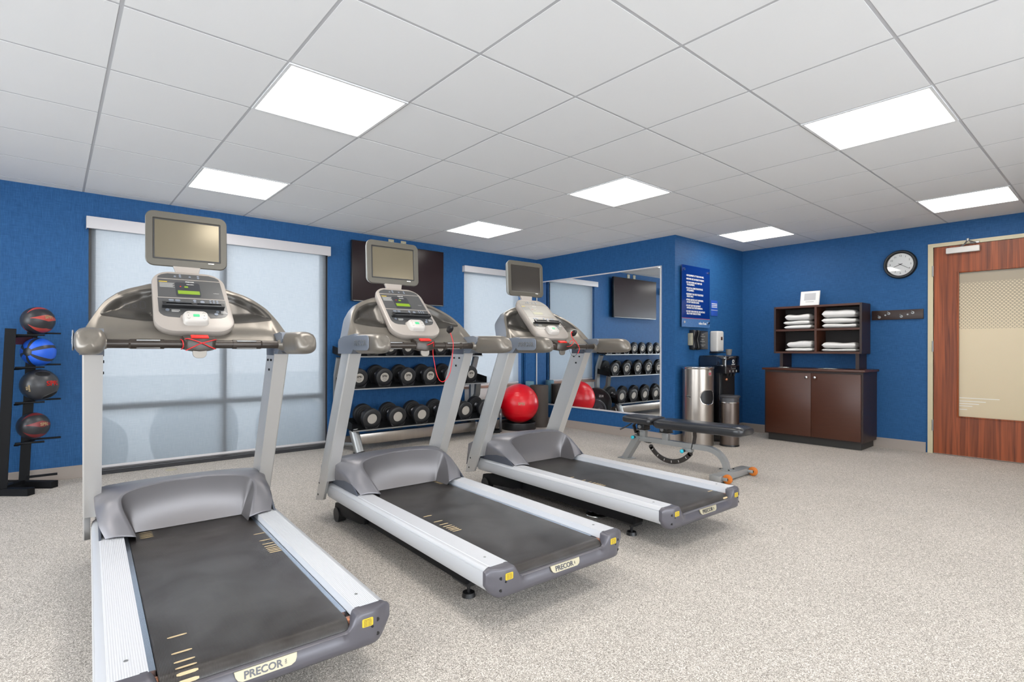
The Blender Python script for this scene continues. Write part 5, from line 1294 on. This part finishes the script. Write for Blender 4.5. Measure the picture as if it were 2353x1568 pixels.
isdot = mth('LESS_THAN', dmin, thr.outputs[0]); band = mth('MULTIPLY', mth('GREATER_THAN', zz_, 1.27), mth('LESS_THAN', zz_, 1.73))
dot = mth('MULTIPLY', isdot, band); solid = mth('LESS_THAN', zz_, 1.27)
film = mth('MAXIMUM', dot, solid)
mx2 = N.new('ShaderNodeMix'); mx2.data_type = 'RGBA'; L.new(film, mx2.inputs['Factor']); mx2.inputs['A'].default_value = s2l((150, 138, 118)); mx2.inputs['B'].default_value = s2l((202, 186, 154))
nzf = N.new('ShaderNodeTexNoise'); nzf.inputs['Scale'].default_value = 260; L.new(tc.outputs['Object'], nzf.inputs['Vector'])
mx3 = N.new('ShaderNodeMix'); mx3.data_type = 'RGBA'; mx3.blend_type = 'MULTIPLY'; mx3.inputs['Factor'].default_value = .12; L.new(mx2.outputs['Result'], mx3.inputs['A']); L.new(nzf.outputs['Color'], mx3.inputs['B'])
L.new(mx3.outputs['Result'], b.inputs['Base Color'])
gp = MB().box(DX+.006, DX+.012, g[0]+.006, g[1]-.006, g[2]+.006, g[3]-.006).build('pane', 'film', do, smooth=False)
for k, (L1, z) in enumerate(((.30, .585), (.20, .553), (.15, .528), (.10, .505), (.06, .470))):  # thin white stripes low on the pane, shorter towards the bottom
    MB().box(DX+.0050, DX+.0062, g[1]-.016-L1, g[1]-.016, z-.003, z+.003).build('pane_stripe', 'paper', gp, smooth=False)
for z in (1.87, 1.10, .29): MB().box(DX-.022, DX-.0, dy1-.006, dy1+.006, z-.055, z+.055, .002).cyl((DX-.022, dy1, z-.055), (DX-.022, dy1, z+.055), .008, n=14).build('hinge', 'zinc', do)
cl_ = MB().box(DX-.060, DX-.012, -1.475, -1.215, 2.030, 2.088, .006).build('closer_body', 'white', do)
MB().tube([(DX-.045, -1.33, 2.088), (DX-.06, -1.36, 2.105), (DX-.11, -1.395, 2.135)], .007, 10).tube([(DX-.11, -1.395, 2.135), (DX-.05, -1.43, 2.118), (DX-.02, -1.45, 2.116)], .006, 10).cyl((DX-.11, -1.395, 2.128), (DX-.11, -1.395, 2.152), .012, n=16).build('closer_arm', 'zinc', cl_)
MB().box(DX-.034, DX-.018, -1.47, -1.40, 2.110, 2.130, .003).build('closer_shoe', 'zinc', cl_)
cl_ = bpy.data.lights.new('added_corridor_lamp', 'AREA'); cl_.shape = 'RECTANGLE'; cl_.size = .6; cl_.size_y = 1.2; cl_.energy = 60; co = bpy.data.objects.new('added_corridor_lamp', cl_); COL.objects.link(co); co.location = (7.4, -1.5, 2.48)  # unseen lamp added to light the corridor

# ================================================================ FLOOR FITTINGS
t = thing('floor_outlet', 'round metal floor outlet with a black plug under the farthest treadmill', 'floor outlet', (2.47, -.215, 0))
MB().lathe([(.045, .001), (.074, .001), (.072, .006), (.064, .009), (.048, .010), (.045, .001)], n=40).build('ring', 'chrome', t, ang=40)
MB().cyl((0, 0, .0005), (0, 0, .006), .045, n=32).build('cover', 'blackm', t)
pg = MB().cyl((0, 0, .006), (0, 0, .035), .020, .016, n=20).build('plug', 'black', t)
MB().tube(catmull([(0, 0, .030), (.02, .01, .042), (.07, .02, .035), (.16, .01, .014), (.30, -.03, .008), (.42, .02, .008)], 8), .006, 10).build('power_cable', 'black', pg)
for (x, y, lab) in ((.60, 3.03, 'round pale floor cover on the floor below the large window'), (4.21, 2.70, 'round metal floor cover on the floor before the red ball')):
    o = MB().lathe([(0, .004), (.040, .004), (.046, .003), (.048, .0005), (0, .0005)], (0, 0, .0003), 40).build('floor_cover', 'beige', None, ang=40); o.location = (x, y, 0); tag(o, lab, 'floor cover')
